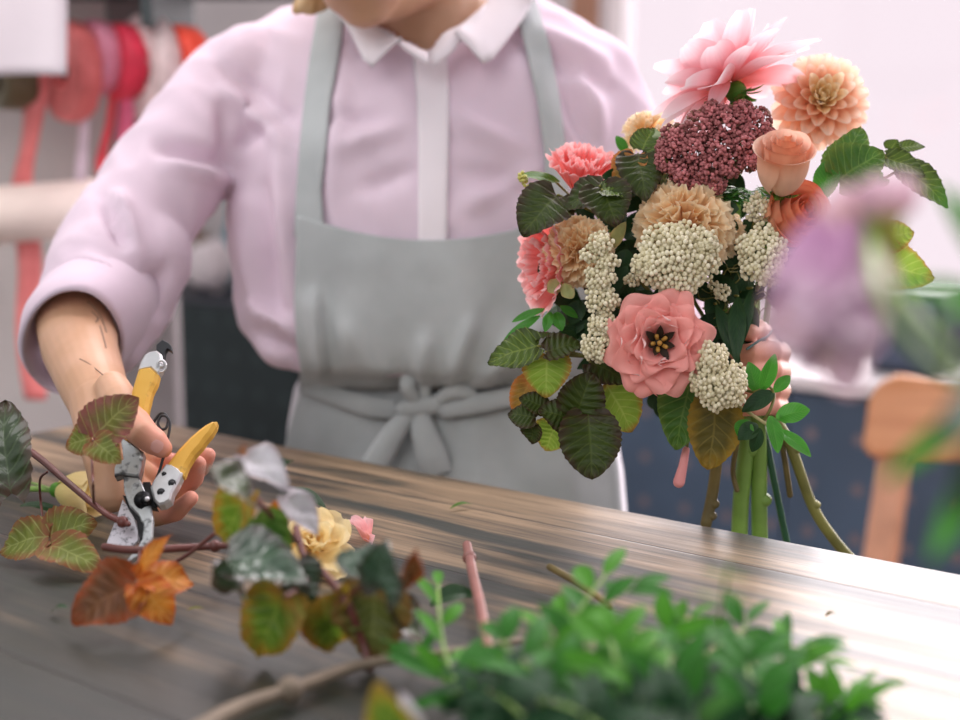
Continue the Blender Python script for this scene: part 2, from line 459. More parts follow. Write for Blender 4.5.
# --- things on the black cabinet, seen between the arm and the body
q = on_plane(212, 292, 2.72); zc = CZ + .0506
zc = CZ + .1506 - .02 + .0002
zc = CZ + .02 + .0006
def heap(cc, rx, ry, rz, seed, nb=9):
    rnd = random.Random(seed); ms = []
    for k in range(nb):
        a = rnd.uniform(0, 2 * PI); r = rnd.uniform(0, .62)
        m_ = MB(); m_.ball(cc + Vector((math.cos(a) * r * rx, math.sin(a) * r * ry, rz * rnd.uniform(.40, .62))), rz * rnd.uniform(.38, .46), 12, 8, (rx / rz * .85, ry / rz * .85, 1)); ms.append(m_)
    o = blob(ms, .006, 3)
    lo = min(v.z for v in o.v)
    for v in o.v: v.z = cc.z + (v.z - lo)
    return o
q = on_plane(203, 292, 2.72); pc = W(q.dot(E1), 2.78, zc)
solo('cloth_bundle', heap(pc, .125, .09, .16, 3), simple('white_cloth', c(238, 228, 230), .8, var=.05, sheen=.2), 'bundled white cloth on the black cabinet, seen under the raised arm', 'cloth')
q2 = on_plane(222, 240, 2.86)
pv = W(q2.dot(E1) + .02, 2.905, zc)
vz = [(0, .035), (.02, .042), (.10, .046), (.18, .040), (.24, .026), (.30, .024), (.31, .027)]
mb = MB(); mb.grid([[pv + Vector((r * math.cos(2 * PI * j / 20), r * math.sin(2 * PI * j / 20), h)) for j in range(20)] for h, r in vz], wrap=True, capa=True, capb=True)
solo('bottle', mb, simple('teal_glass', c(92, 150, 166), .25, var=.1), 'teal bottle behind the white cloth bundle on the black cabinet', 'bottle')
pj = W(on_plane(202, 260, 2.86).dot(E1) - .03, 2.88, zc)
mb = MB(); mb.grid([[pj + Vector((r * math.cos(2 * PI * j / 20), r * math.sin(2 * PI * j / 20), h)) for j in range(20)] for h, r in ((0, .03), (.01, .034), (.14, .034), (.15, .03), (.155, .026), (.18, .026))], wrap=True, capa=True, capb=True)
solo('jar', mb, simple('brown_jar', c(120, 88, 62), .35, var=.1), 'brown jar beside the teal bottle on the black cabinet', 'jar')

# --- chair on the right
M_ply = NT('orange_plywood')
co = M_ply.coord(); g = M_ply.noise(M_ply.mapping(co, (3, 3, 40)), 1.0, 4)
M_ply.set(col=M_ply.ramp(g, [(.3, c(206, 138, 92)), (.7, c(226, 160, 112))]), rough=.4, spec=.5); M_ply = M_ply.m
M_leg = simple('pale_chair_wood', c(218, 166, 136), .5, var=.1, scale=20)
CH = 2.12
def chair():
    bl = U(858, 380, CH); tl = U(864, 452, CH)
    cx = U(978, 418, CH)                       # middle of the backrest
    ct = cx.copy(); ct.z = 0
    rdir = E1.copy(); fdir = -E2               # the sitter faces the table
    o = thing('dining_chair', 'wooden chair with orange plywood backrest behind the table', 'chair', ct)
    hw = (cx - U(852, 400, CH)).length * .97
    ztop, zbot = U(866, 392, CH).z, U(866, 470, CH).z
    # curved backrest with rounded upper corners
    nu, nv = 28, 14; front, back_ = [], []
    for i in range(nv + 1):
        t = i / nv; z = lerp(zbot, ztop, t)
        wdt = hw * lerp(.955, 1.0, t)
        corner = .045
        dz = ztop - z
        if dz < corner: wdt -= corner - math.sqrt(max(0, corner ** 2 - (corner - dz) ** 2))
        dz2 = z - zbot
        if dz2 < .018: wdt -= .018 - math.sqrt(max(0, .018 ** 2 - (.018 - dz2) ** 2))
        row = []
        for j in range(nu + 1):
            u = -1 + 2 * j / nu
            row.append(Vector((ct.x, ct.y, z)) + rdir * (u * wdt) - fdir * (.035 * (1 - u * u)) - fdir * (.05 * (t)))
        front.append(row)
    mb = MB(); mb.grid(front)
    p = obj('backrest', mb, M_ply, o, solid=.012)
    for s_ in (-1, 1):
        top = Vector((ct.x, ct.y, ztop - .03)) + rdir * (s_ * hw * .74) - fdir * .068
        mid = Vector((ct.x, ct.y, .45)) + rdir * (s_ * hw * .84) - fdir * .02
        bot = Vector((ct.x, ct.y, 0)) + rdir * (s_ * hw * .95) - fdir * .09
        mbl = MB(); rows = []
        for P, wx, wy in ((bot, .02, .015), (mid, .029, .018), (top, .026, .010)):
            rows.append([P + rdir * (a * wx) + fdir * (b * wy) for a, b in ((-1, -.7), (-.7, -1), (.7, -1), (1, -.7), (1, .7), (.7, 1), (-.7, 1), (-1, .7))])
        mbl.grid(rows, wrap=True, capa=True, capb=True)
        obj('leg', mbl, M_leg, o, smooth=False)
        f1 = Vector((ct.x, ct.y, .43)) + rdir * (s_ * hw * .80) + fdir * .36
        f0 = Vector((ct.x, ct.y, 0)) + rdir * (s_ * hw * .92) + fdir * .40
        obj('leg', MB().tube([f0, f1], [.013, .02], n=10, rnd=False), M_leg, o)
    rows = []
    for (z, ins) in ((.430, .008), (.436, 0), (.446, 0), (.452, .008)):
        rows.append([Vector((ct.x, ct.y, z)) + rdir * ((hw * .97 - ins) * (abs(math.cos(a)) ** .5) * math.copysign(1, math.cos(a))) + fdir * (.19 + (.21 - ins) * (abs(math.sin(a)) ** .5) * math.copysign(1, math.sin(a))) for a in [2 * PI * k / 40 for k in range(40)]])
    obj('seat', MB().grid(rows, wrap=True, capa=True, capb=True), M_ply, o)
    return o
chair()

# --- ribbon rack on the left wall
def rib(name, col, tr=.25, rough=.4):
    t = NT(name); u, v = t.uv(); n = t.noise(t.coord(), 30, 2)
    cc = t.mix(t.rng(n, .3, .7), tuple(x * .85 for x in col[:3]) + (1,), tuple(min(1, x * 1.15) for x in col[:3]) + (1,))
    t.set(col=cc, rough=rough, spec=.4, sheen=.2); t.translucent(cc, tr); return t.m
RD = 2.05
M_darkmetal = simple('dark_shelf_metal', c(52, 60, 62), .5, var=.1)
rk = thing('ribbon_rack', 'dark metal ribbon rack with rod and bracket on the left wall', 'rack', U(120, -10, LD - .002))
zsh = U(100, -15, RD).z
sx0, sx1 = U(66, 0, RD).x, U(318, 0, RD).x
obj('shelf', MB().box((sx0 - .35, RD - .05, zsh), (sx1 - sx0 + .35, 0, 0), (0, LD - RD + .05, 0), (0, 0, .035), bev=.003), M_darkmetal, rk, smooth=False)
bxp = U(160, 10, RD)
obj('bracket', MB().box((bxp.x - .009, RD - .03, zsh - .07), (.018, 0, 0), (0, LD - RD + .03, 0), (0, 0, .07), bev=.002), M_darkmetal, rk, smooth=False)
rodc = U(100, 72, RD + .02)
obj('rod', MB().tube([Vector((sx0 - .34, rodc.y, rodc.z)), Vector((sx1 - .10, rodc.y, rodc.z))], .008, n=12), M_darkmetal, rk)
def spool(px, py, rx, ry, width, col, name_col, label, tails=(), tilt=-.72, core=.35, mname='ribbon'):
    """a wound roll of ribbon whose axis runs along the rod, seen obliquely; hanging ends are its parts"""
    cen = U(px, py, RD); R_ = ry * RD / FPX
    o = thing('ribbon_roll', label, 'ribbon', Vector((cen.x, cen.y, cen.z - R_)), 'ribbon rolls on the rack')
    m = rib(mname, col)
    ax = Vector((math.cos(tilt), -math.sin(tilt), 0)); vx = Vector((0, 0, 1)); vy = ax.cross(vx)
    n = 36; rows = []
    for (a, r) in ((-.5, core), (-.5, .9), (-.47, .97), (-.25, 1.0), (0, 1.0), (.25, 1.0), (.47, .97), (.5, .9), (.5, core)):
        rows.append([cen + ax * (a * width) + (vx * math.cos(2 * PI * k / n) + vy * math.sin(2 * PI * k / n)) * R_ * r * (1 + .02 * math.sin(k * 2.1 + a * 9)) for k in range(n)])
    rows.append(rows[0])
    obj('winding', MB().grid(rows, wrap=True), m, o)
    for (pts, w, col2) in tails:
        P = spline([U(x, y, RD - .005 + .02 * i / len(pts)) for i, (x, y) in enumerate(pts)], 6)
        rows = []
        for i, p in enumerate(P):
            tw = .5 * math.sin(i * .22 + px)
            sd = Vector((math.cos(tw), math.sin(tw), 0)) * (w * RD / FPX)
            rows.append([p - sd, p - sd * .3 + Vector((0, -.002, 0)), p + sd * .3 + Vector((0, -.002, 0)), p + sd])
        mb = MB().grid(rows)
        obj('hanging_end', mb, rib(mname + '_end', col2 or col), o, label=None, solid=.0006)
    return o
spool(14, 84, 20, 26, .05, c(112, 100, 72), '', 'olive brown ribbon roll under the white paper sheet, leftmost on the rack', core=.4, mname='olive_ribbon')
spool(71, 72, 30, 50, .034, c(252, 134, 132), '', 'salmon ribbon roll beside the white paper with a long wide hanging end', [([(40, 66), (36, 100), (30, 140), (22, 190), (30, 260), (28, 330), (36, 400)], 12, c(255, 146, 144))], mname='salmon_ribbon')
spool(97, 58, 20, 37, .030, c(255, 164, 190), '', 'light pink ribbon roll with a thin white hanging end, right of the salmon roll', [([(90, 70), (86, 100), (84, 130), (80, 186)], 6, c(232, 216, 226))], mname='pink_ribbon')
spool(123, 62, 24, 38, .032, c(244, 62, 92), '', 'crimson ribbon roll with hot pink and red ends hanging down', [([(124, 58), (125, 90), (126, 130), (125, 178)], 9, c(255, 124, 164)), ([(114, 80), (110, 120), (101, 160), (104, 178)], 5, c(246, 76, 92))], mname='crimson_ribbon')
spool(148, 68, 30, 52, .036, c(236, 216, 216), '', 'large pale silvery ribbon roll between the crimson and orange-red rolls', [([(168, 80), (164, 110), (150, 130), (142, 150)], 9, c(226, 190, 190))], mname='silver_ribbon', core=.55)
spool(182, 66, 26, 40, .038, c(255, 88, 66), '', 'orange-red ribbon roll at the shirt shoulder, rightmost on the rack', [([(184, 80), (178, 110), (160, 140)], 9, c(255, 96, 80))], mname='orange_ribbon')
# white paper sheet hanging over the rack, and the wrapping paper roll below
M_paper = simple('white_paper', c(224, 214, 221), .8, var=.03, scale=6)
PD = 1.86
mb = MB(); rows = []
for i in range(15):
    t = i / 14; y = lerp(-70, 76 , t)
    rows.append([U(lerp(-90, 68 - 1.5 * t, j / 10), y + 1.5 * math.sin(j * .6), PD + .006 * math.sin(j * .7 + i * .2) + .012 * t) for j in range(11)])
mb.grid(rows)
solo('paper_sheet', mb, M_paper, 'white paper sheet hanging at the top left corner in front of the ribbons', 'paper', solid=.0008)
rl = thing('paper_roll', 'long cream paper roll on pegs below the ribbons, left of the sleeve', 'paper roll', U(40, 240, 2.0))
p0, p1 = U(-150, 228, 1.93), U(118, 205, 2.10)
rr = 29 * 2.0 / FPX
mb = MB(); mb.tube([p0, p1], rr, n=32, rnd=False)
obj('paper', mb, simple('cream_paper', c(242, 226, 216), .7, var=.03), rl)
mb = MB(); ax = (p1 - p0).normalized(); mb.tube([p0 - ax * .02, p1 + ax * .012], rr * .4, n=20, rnd=False)
obj('core', mb, simple('card_core', c(176, 146, 120), .8), rl)
for t in (.15, .96):
    q = p0.lerp(p1, t) - Vector((0, 0, rr + .006))
    obj('peg', MB().tube([q, Vector((q.x, LD, q.z))], .006, n=8), M_darkmetal, rl)
# ================================================================== the florist
M_skin = NT('skin')
co = M_skin.coord(); n = M_skin.noise(co, 18, 4); n2 = M_skin.noise(co, 220, 3)
sk = M_skin.mix(M_skin.rng(n, .35, .7), c(196, 152, 120), c(208, 164, 136)); _u, _v = M_skin.uv(); sk = M_skin.mix(_u, sk, c(222, 152, 132))
M_skin.set(col=sk, rough=.48, spec=.35, sss=.08)
M_skin.b.inputs['Subsurface Radius'].default_value = (.012, .004, .002)
M_skin.bump(n2, .12, .0006); M_skin = M_skin.m
M_finger = NT('rosy_fingertip_skin'); co = M_finger.coord(); n2 = M_finger.noise(co, 260, 3)
M_finger.set(col=M_finger.mix(M_finger.rng(M_finger.noise(co, 40, 3), .3, .7), c(222, 150, 128), c(226, 166, 142)), rough=.45, spec=.4, sss=.08)
M_finger.b.inputs['Subsurface Radius'].default_value = (.012, .004, .002)
M_finger.bump(n2, .12, .0006); M_finger = M_finger.m
M_nail = simple('fingernail', c(226, 170, 160), .25, var=.04, spec=.6)
M_ink = simple('tattoo_ink', c(140, 112, 94), .6, var=.2)
M_lip = simple('lips', c(196, 110, 104), .4, var=.05)
M_eye = simple('eye_white', c(235, 232, 228), .2, var=.02)
M_iris = simple('eye_iris', c(70, 90, 100), .2, var=.1)
def fabric(name, col, var=.06, sheen=.25, weave=.25, trans=0.0, tcol=None):
    t = NT(name); co = t.coord()
    n = t.noise(co, 9, 4); w = t.noise(t.mapping(co, (1, 1, 1)), 900, 2)
    a = tuple(x * (1 - var) for x in col[:3]) + (1,); b = tuple(min(1, x * (1 + var)) for x in col[:3]) + (1,)
    cc = t.mix(t.rng(n, .3, .7), a, b)
    t.set(col=cc, rough=.85, spec=.15, sheen=sheen)
    t.bump(w, weave, .0006)
    if trans: t.translucent(tcol or cc, trans)
    return t.m
M_shirt = fabric('lilac_pink_cotton', c(233, 214, 229), trans=.16, tcol=c(246, 190, 212))
M_white = fabric('white_cotton', c(232, 224, 230), var=.03)
M_apron = fabric('grey_green_linen', c(176, 181, 182), var=.13, weave=.6)
M_trous = fabric('white_trousers', c(236, 234, 240), var=.04)
M_shoe = simple('white_shoe_leather', c(225, 222, 220), .5)
def hairmat():
    t = NT('blonde_hair'); u, v = t.uv()
    n = t.noise(t.mapping(t.coord(), (60, 60, 6)), 1.0, 4)
    t.set(col=t.ramp(n, [(.3, c(150, 112, 72)), (.55, c(206, 168, 120)), (.8, c(236, 210, 170))]), rough=.45, spec=.4); return t.m
M_hair = hairmat()

P0 = U(440, 300, 1.45); P0.z = 0
person = thing('person', 'person in a lilac shirt and grey apron cutting a stem with pruning shears', 'person', P0)

YAW = math.radians(10)
AX = Vector((math.cos(YAW), -math.sin(YAW), 0)); AY = Vector((math.sin(YAW), math.cos(YAW), 0))
#  py, x left, x right, centre depth, half thickness, exponent
RINGS = [(-12, 330, 508, 1.475, .060, 2.2), (4, 292, 548, 1.475, .072, 2.2), (22, 258, 582, 1.470, .084, 2.3), (45, 238, 604, 1.462, .096, 2.4), (80, 232, 614, 1.455, .108, 2.5), (120, 232, 616, 1.450, .118, 2.5), (160, 236, 616, 1.445, .124, 2.5),
         (200, 234, 612, 1.440, .124, 2.5), (240, 234, 606, 1.438, .120, 2.5), (280, 242, 602, 1.436, .118, 2.5), (315, 250, 600, 1.434, .118, 2.5), (342, 262, 600, 1.434, .114, 2.4), (362, 272, 600, 1.434, .106, 2.4)]
HIPS = [(352, 296, 590, 1.434, .090, 2.3), (385, 290, 602, 1.434, .098, 2.4), (420, 284, 612, 1.436, .106, 2.4), (460, 280, 619, 1.438, .112, 2.5), (510, 278, 623, 1.440, .114, 2.5), (560, 278, 624, 1.442, .112, 2.5)]
RINGS = [(a, b, c_, d + .035, e, f) for a, b, c_, d, e, f in RINGS]
HIPS = [(a, b, c_, d + .060, e * .92, f) for a, b, c_, d, e, f in HIPS]
def loft(rings, n=56, shrink=1.0, dth=0.0, yaw=YAW):
    rows = []
    AX = Vector((math.cos(yaw), -math.sin(yaw), 0)); AY = Vector((math.sin(yaw), math.cos(yaw), 0))
    for py, xl_, xr_, d, th, e in rings:
        cc = U((xl_ + xr_) / 2, py, d); hw = (xr_ - xl_) / 2 * d / FPX * shrink / math.cos(yaw); th = th * shrink + dth
        row = []
        for j in range(n):
            a = 2 * PI * j / n
            cx, sx = math.cos(a), math.sin(a)
            row.append(cc + AX * hw * math.copysign(abs(cx) ** (2 / e), cx) + AY * th * math.copysign(abs(sx) ** (2 / e), sx))
        rows.append(row)
    rows = rows[::-1]
    return MB().grid(rows, wrap=True, capa=True, capb=True)

# ---- shirt: body and both sleeves as one surface
armR = chainP([(250, 78, 1.495, 53), (209, 121, 1.475, 55), (166, 182, 1.42, 55), (126, 236, 1.37, 57), (104, 270, 1.32, 57)], 24)
armR2 = chainP([(106, 268, 1.32, 58), (92, 296, 1.285, 53)], 24)
bulge = chainP([(146, 256, 1.35, 46), (124, 312, 1.315, 43), (112, 345, 1.29, 36)], 20)
under = chainP([(268, 200, 1.47, 34), (262, 250, 1.455, 30), (266, 318, 1.44, 27), (283, 344, 1.41, 22)], 18)
armL = chainP([(592, 80, 1.485, 48), (606, 120, 1.468, 49), (632, 206, 1.43, 52), (652, 288, 1.39, 54), (690, 350, 1.32, 46), (715, 368, 1.26, 38)], 24)
sh = blob([loft(RINGS), armR, armR2, bulge, under, armL], .0062, 6)
v, nrm = vnormals(sh)
FOLDS = [  # x1, y1, x2, y2, width px, height m (negative = crease)
    (215, 60, 300, 128, 9, -.004), (225, 92, 296, 150, 8, .005), (232, 150, 292, 112, 8, -.004), (230, 165, 160, 148, 9, -.0075), (238, 180, 168, 165, 9, .006), (228, 190, 222, 110, 8, -.006),
    (104, 200, 122, 246, 7, -.008), (118, 200, 150, 280, 9, .008), (128, 215, 160, 310, 8, -.007), (86, 262, 140, 300, 8, .006), (78, 272, 128, 318, 7, -.006), (150, 300, 118, 355, 9, .007), (165, 268, 130, 340, 8, -.006),
    (245, 200, 262, 320, 12, .006), (262, 190, 282, 330, 10, -.006), (280, 150, 290, 300, 9, .006), (262, 310, 292, 332, 10, .010), (258, 330, 292, 350, 7, -.006),
    (330, 118, 380, 122, 9, -.0035), (340, 150, 400, 128, 10, .004), (360, 190, 415, 170, 10, -.003), (455, 120, 520, 150, 12, .004), (460, 170, 530, 190, 12, -.004), (470, 205, 540, 170, 10, .004),
    (505, 22, 600, 62, 9, .005), (520, 40, 608, 90, 10, -.005), (575, 60, 600, 140, 10, .005), (560, 80, 590, 150, 9, -.004), (345, 60, 332, 190, 10, .003)]
pp = np.array([proj(Vector(p)) for p in v])
disp = np.zeros(len(v))
front = (nrm @ np.array(tuple(-FW))) > -.25
for x1, y1, x2, y2, w, h in FOLDS:
    a = np.array([x1, y1]); b = np.array([x2, y2]); ab = b - a
    q = pp[:, :2] - a
    t = np.clip((q @ ab) / (ab @ ab), 0, 1)
    dist = np.linalg.norm(q - t[:, None] * ab, axis=1)
    disp += np.where(front, 2.5 * h * np.exp(-(dist / w) ** 2) * np.sin(PI * np.clip(t * .9 + .05, 0, 1)) ** .5, 0)
for i in range(len(v)):
    p = Vector(v[i])
    disp[i] += .005 * noise.noise(Vector((p.x * 14, p.y * 14, p.z * 9))) + .0035 * (1 - 2 * abs(noise.noise(Vector((p.x * 22 + p.z * 8, p.y * 22, p.z * 13)))))
disp = np.clip(disp, -.011, .022)
v2 = v + nrm * disp[:, None]
# neck opening: cut the faces inside the collar line
def inpoly(x, y, poly):
    ins = False; j = len(poly) - 1
    for i in range(len(poly)):
        if (poly[i][1] > y) != (poly[j][1] > y) and x < (poly[j][0] - poly[i][0]) * (y - poly[i][1]) / (poly[j][1] - poly[i][1]) + poly[i][0]: ins = not ins
        j = i
    return ins
NECK = [(352, -60), (356, 8), (372, 22), (398, 38), (429, 52), (446, 34), (478, 20), (500, 2), (505, -60)]
keep = []
neckc = U(432, 0, 1.47)
for f in sh.f:
    m_ = sum((Vector(v2[i]) for i in f), Vector()) / len(f)
    x, y, d = proj(m_)
    if y < 60 and inpoly(x, y, NECK): continue
    keep.append(f)
shirt = MB(); shirt.add([Vector(p) for p in v2], keep)
obj('shirt', shirt, M_shirt, person)
HY = math.radians(22)
hips = blob([loft(HIPS, yaw=HY)], .008, 3)
SUP = MB(); SUP.add([Vector(p) for p in v2], sh.f); SUP.merge(hips)
bvh = BVHTree.FromPolygons([tuple(p) for p in SUP.v], SUP.f)
def surf(px, py):
    ray = (FW + RT * ((px - 480) / FPX) + UP * ((360 - py) / FPX))
    hit = bvh.ray_cast(CAM, ray.normalized())
    return None if hit[0] is None else (hit[0] - CAM).dot(FW)

def drape(rows, nu, off, sm=4, nsub=4, bulge=0.0, extra=None, sag=None):
    """rows: [(xl, yl, xr, yr)] down the cloth; follows the body in front of it by `off` metres"""
    R = []
    for i in range(len(rows) - 1):
        for k in range(nsub):
            t = k / nsub; R.append([lerp(a, b, t) for a, b in zip(rows[i], rows[i + 1])])
    R.append(list(rows[-1]))
    n, m = len(R), nu + 1
    PX = np.array([[(lerp(r[0], r[2], j / nu), lerp(r[1], r[3], j / nu)) for j in range(m)] for r in R])
    if sag:
        for i in range(n):
            for j in range(m): PX[i, j, 1] += max(0, sag(PX[i, j, 0], min(1, i / (n * .45))))
    Dp = np.full((n, m), np.nan)
    for i in range(n):
        for j in range(m):
            s_ = surf(PX[i, j, 0], PX[i, j, 1])
            if s_ is not None: Dp[i, j] = s_
    for i in range(n):                      # fill where the ray misses the body
        ok = ~np.isnan(Dp[i])
        if ok.any(): Dp[i] = np.interp(np.arange(m), np.where(ok)[0], Dp[i][ok])
    for j in range(m):
        ok = ~np.isnan(Dp[:, j])
        if ok.any(): Dp[:, j] = np.interp(np.arange(n), np.where(ok)[0], Dp[:, j][ok])
    base = Dp.copy()
    for _ in range(sm):
        P = np.pad(Dp, 1, mode='edge')
        Dp = (P[:-2, 1:-1] + P[2:, 1:-1] + P[1:-1, :-2] + P[1:-1, 2:] + 4 * Dp) / 8
        Dp = np.minimum(Dp, base + .002)
    out = []
    for i in range(n):
        row = []
        for j in range(m):
            u = j / nu
            d = Dp[i, j] - off - bulge * math.sin(PI * u)
            if extra: d -= extra(PX[i, j, 0], PX[i, j, 1])
            row.append(U(PX[i, j, 0], PX[i, j, 1], d))
        out.append(row)
    return MB().grid(out[::-1])

# ---- placket and collar
obj('placket', drape([(412, 50, 447, 50), (416, 90, 449, 90), (418, 140, 449, 140), (418, 190, 448, 190), (418, 262, 447, 262)], 6, .0045, 6), M_white, person, label='white button placket', solid=.002)
for (bx_, by_) in ():
    d = surf(bx_, by_)
    mbb = MB(); mbb.tube([U(bx_, by_, d - .0060), U(bx_, by_, d - .0085)], .0042, n=14); obj('button', mbb, simple('shirt_button', c(238, 232, 236), .5), person)
def collar(top, bot, tip):
    """stand and fall of one collar wing: top edge points, bottom edge points"""
    n = 10; rows = []
    for i in range(n + 1):
        t = i / n
        a = [interp(t, np.linspace(0, 1, len(top)), [p[k] for p in top]) for k in range(3)]
        b = [interp(t, np.linspace(0, 1, len(bot)), [p[k] for p in bot]) for k in range(3)]
        row = []
        for j in range(7):
            s_ = j / 6
            x, y = lerp(a[0], b[0], s_), lerp(a[1], b[1], s_)
            sd = surf(x, y) or 1.40
            d = lerp(a[2], min(b[2], sd - .009), s_) - .006 * math.sin(PI * s_)
            row.append(U(x, y, d))
        rows.append(row)
    return MB().grid(rows)
obj('collar', collar([(340, -22, 1.43), (356, 10, 1.385), (380, 28, 1.365), (400, 40, 1.352)], [(322, 0, 1.40), (346, 24, 1.37), (368, 70, 1.34), (402, 38, 1.345)], None), M_white, person, label='white pointed collar wing', solid=.003)
obj('collar', collar([(512, -30, 1.44), (492, -2, 1.40), (474, 18, 1.37), (458, 30, 1.352)], [(540, -12, 1.42), (520, 24, 1.38), (486, 68, 1.335), (456, 32, 1.345)], None), M_white, person, label='white pointed collar wing', solid=.003)
obj('collar_stand', collar([(374, 24, 1.372), (398, 38, 1.356), (429, 53, 1.345)], [(392, 36, 1.36), (404, 50, 1.345), (428, 66, 1.335)], None), M_white, person, solid=.002)
obj('collar_stand', collar([(486, 6, 1.385), (462, 26, 1.36), (444, 34, 1.352), (431, 54, 1.345)], [(478, 24, 1.37), (460, 40, 1.35), (449, 56, 1.338), (434, 66, 1.335)], None), M_white, person, solid=.002)

# ---- cuff of the raised arm, open towards the camera
def ring(cx, cy, rx, ry, d, dd, rot=0, n=40, wob=0):
    r = []
    for k in range(n):
        a = 2 * PI * k / n
        x, y = rx * math.cos(a), -ry * math.sin(a)
        xx, yy = x * math.cos(rot) - y * math.sin(rot), x * math.sin(rot) + y * math.cos(rot)
        w = 1 + wob * math.sin(a * 3 + cx) 
        r.append(U(cx + xx * w, cy + yy * w, d + dd * (yy / ry)))
    return r
cf = MB()
cf.grid([ring(104, 298, 58, 52, 1.315, .02, .25), ring(92, 312, 60, 57, 1.285, .035, .2, wob=.01), ring(80, 328, 59, 58, 1.25, .045, .15, wob=.02), ring(73, 340, 54, 57, 1.228, .05, .12, wob=.025), ring(72, 344, 49, 53, 1.222, .05, .12, wob=.02), ring(74, 340, 46, 49, 1.235, .05, .12), ring(90, 318, 44, 44, 1.28, .04, .15)], wrap=True)
obj('cuff', cf, M_shirt, person, label='rolled up sleeve cuff', solid=.002)
cf2 = MB()
cf2.grid([ring(690, 352, 47, 46, 1.33, 0, 0), ring(712, 364, 46, 44, 1.27, 0, 0), ring(724, 370, 42, 41, 1.235, 0, 0), ring(724, 370, 36, 35, 1.237, 0, 0), ring(700, 356, 34, 34, 1.30, 0, 0)], wrap=True)
obj('cuff', cf2, M_shirt, person, solid=.002)

# ---- apron
def fold_fn(L):
    def fn(x, y):
        s_ = 0
        for x1, y1, x2, y2, w, h in L:
            ax_, ay_ = x2 - x1, y2 - y1
            t = clamp(((x - x1) * ax_ + (y - y1) * ay_) / (ax_ * ax_ + ay_ * ay_))
            dd = math.hypot(x - x1 - t * ax_, y - y1 - t * ay_)
            s_ += h * math.exp(-(dd / w) ** 2)
        return s_ + .002 * noise.noise(Vector((x * .02, y * .02, 3.0)))
    return fn
BIBF = fold_fn([(312, 300, 322, 375, 7, .012), (330, 290, 332, 372, 7, -.010), (345, 330, 380, 390, 12, .006), (470, 330, 452, 395, 9, .008), (500, 310, 462, 385, 9, -.009), (540, 330, 470, 395, 11, .009), (560, 350, 480, 405, 8, -.007), (590, 340, 520, 395, 9, .006), (400, 340, 410, 395, 9, -.005), (425, 345, 420, 392, 8, .007), (310, 250, 430, 262, 10, .002)])
SKF = fold_fn([(330, 400, 300, 470, 10, .006), (360, 425, 340, 510, 9, -.005), (470, 430, 480, 510, 10, .005), (500, 425, 530, 520, 12, -.005), (560, 410, 575, 510, 14, .005), (310, 420, 292, 500, 7, -.004)])
obj('apron_bib', drape([(297, 216, 572, 212), (296, 234, 576, 230), (295, 264, 585, 264), (294, 300, 596, 300), (296, 340, 600, 340), (300, 366, 601, 366), (302, 392, 602, 386)], 54, .0095, 10, extra=lambda x, y: max(-.002, 1.5 * BIBF(x, y) * sstep(240, 320, y)), sag=lambda x, v: 26 * (1 - ((x - 435) / 132) ** 2) * (1 - v) ** 1.5), M_apron, person, label='grey linen apron bib', solid=.002)
# the bib's upper edge sags between the straps: a hem that follows it
def curve_rows(xs, f0, f1): return [(x, f0(x), x, f1(x)) for x in xs]
obj('strap', drape([(322, -30, 349, -20), (317, 14, 345, 14), (309, 60, 338, 60), (304, 100, 330, 100), (299, 150, 325, 150), (296, 190, 321, 190), (294, 236, 325, 244)], 8, .0085, 6, bulge=.001), M_apron, person, label='grey apron strap', solid=.002)
obj('strap', drape([(500, -40, 524, -46), (512, 0, 535, -4), (526, 50, 550, 46), (537, 100, 560, 98), (544, 150, 566, 150), (546, 190, 569, 190), (549, 236, 574, 236)], 8, .0085, 6, bulge=.001), M_apron, person, label='grey apron strap', solid=.002)
obj('apron_skirt', drape([(302, 386, 602, 380), (294, 410, 608, 408), (286, 440, 614, 440), (280, 470, 619, 470), (277, 510, 622, 510), (276, 556, 623, 556)], 54, .009, 10, extra=lambda x, y: SKF(x, y) * sstep(385, 440, y)), M_apron, person, solid=.002)
# waistband, knot, bow loops and tails
wb = node('waist_tie', person, U(420, 408, 1.30), label='grey apron tie knotted in a bow')
def band(rows, off, b=.002, nu=8): return drape(rows, nu, off, 8, bulge=b)
obj('band', band([(300, 374, 300, 392), (320, 382, 318, 399), (345, 390, 343, 408), (372, 397, 371, 417), (398, 400, 398, 419)], .018, .004), M_apron, wb, solid=.002)
obj('band', band([(440, 402, 442, 418), (470, 396, 473, 414), (510, 388, 514, 405), (560, 380, 563, 398), (603, 374, 604, 391)], .018, .004), M_apron, wb, solid=.002)
def ribbon3(pts, wpx, th=.0025, tw=None):
    P = spline([U(x, y, d) for x, y, d in pts], 6); rows = []
    for i, p in enumerate(P):
        t = (P[min(i + 1, len(P) - 1)] - P[max(i - 1, 0)]).normalized()
        sd = t.cross(FW).normalized()
        k = i / (len(P) - 1)
        w = interp(k, np.linspace(0, 1, len(wpx)), wpx) * 1.3 / FPX
        rows.append([p + sd * w * q - FW * (.004 * (1 - q * q)) for q in (-1, -.6, -.2, .2, .6, 1)])
    return MB().grid(rows)
kd = surf(420, 405) - .026
kn = blob([chainP([(404, 409, kd, 10), (434, 405, kd, 10)], 14), chainP([(418, 397, kd + .004, 8), (422, 416, kd + .004, 8)], 14)], .003, 4)
obj('knot', kn, M_apron, wb)
obj('tail', ribbon3([(410, 413, kd), (396, 430, kd - .004), (382, 452, kd - .002), (368, 476, kd + .004)], [7, 11, 13, 13]), M_apron, wb, solid=.002)
obj('tail', ribbon3([(420, 412, kd), (424, 432, kd - .006), (432, 455, kd - .006), (438, 474, kd)], [8, 13, 16, 16]), M_apron, wb, solid=.002)
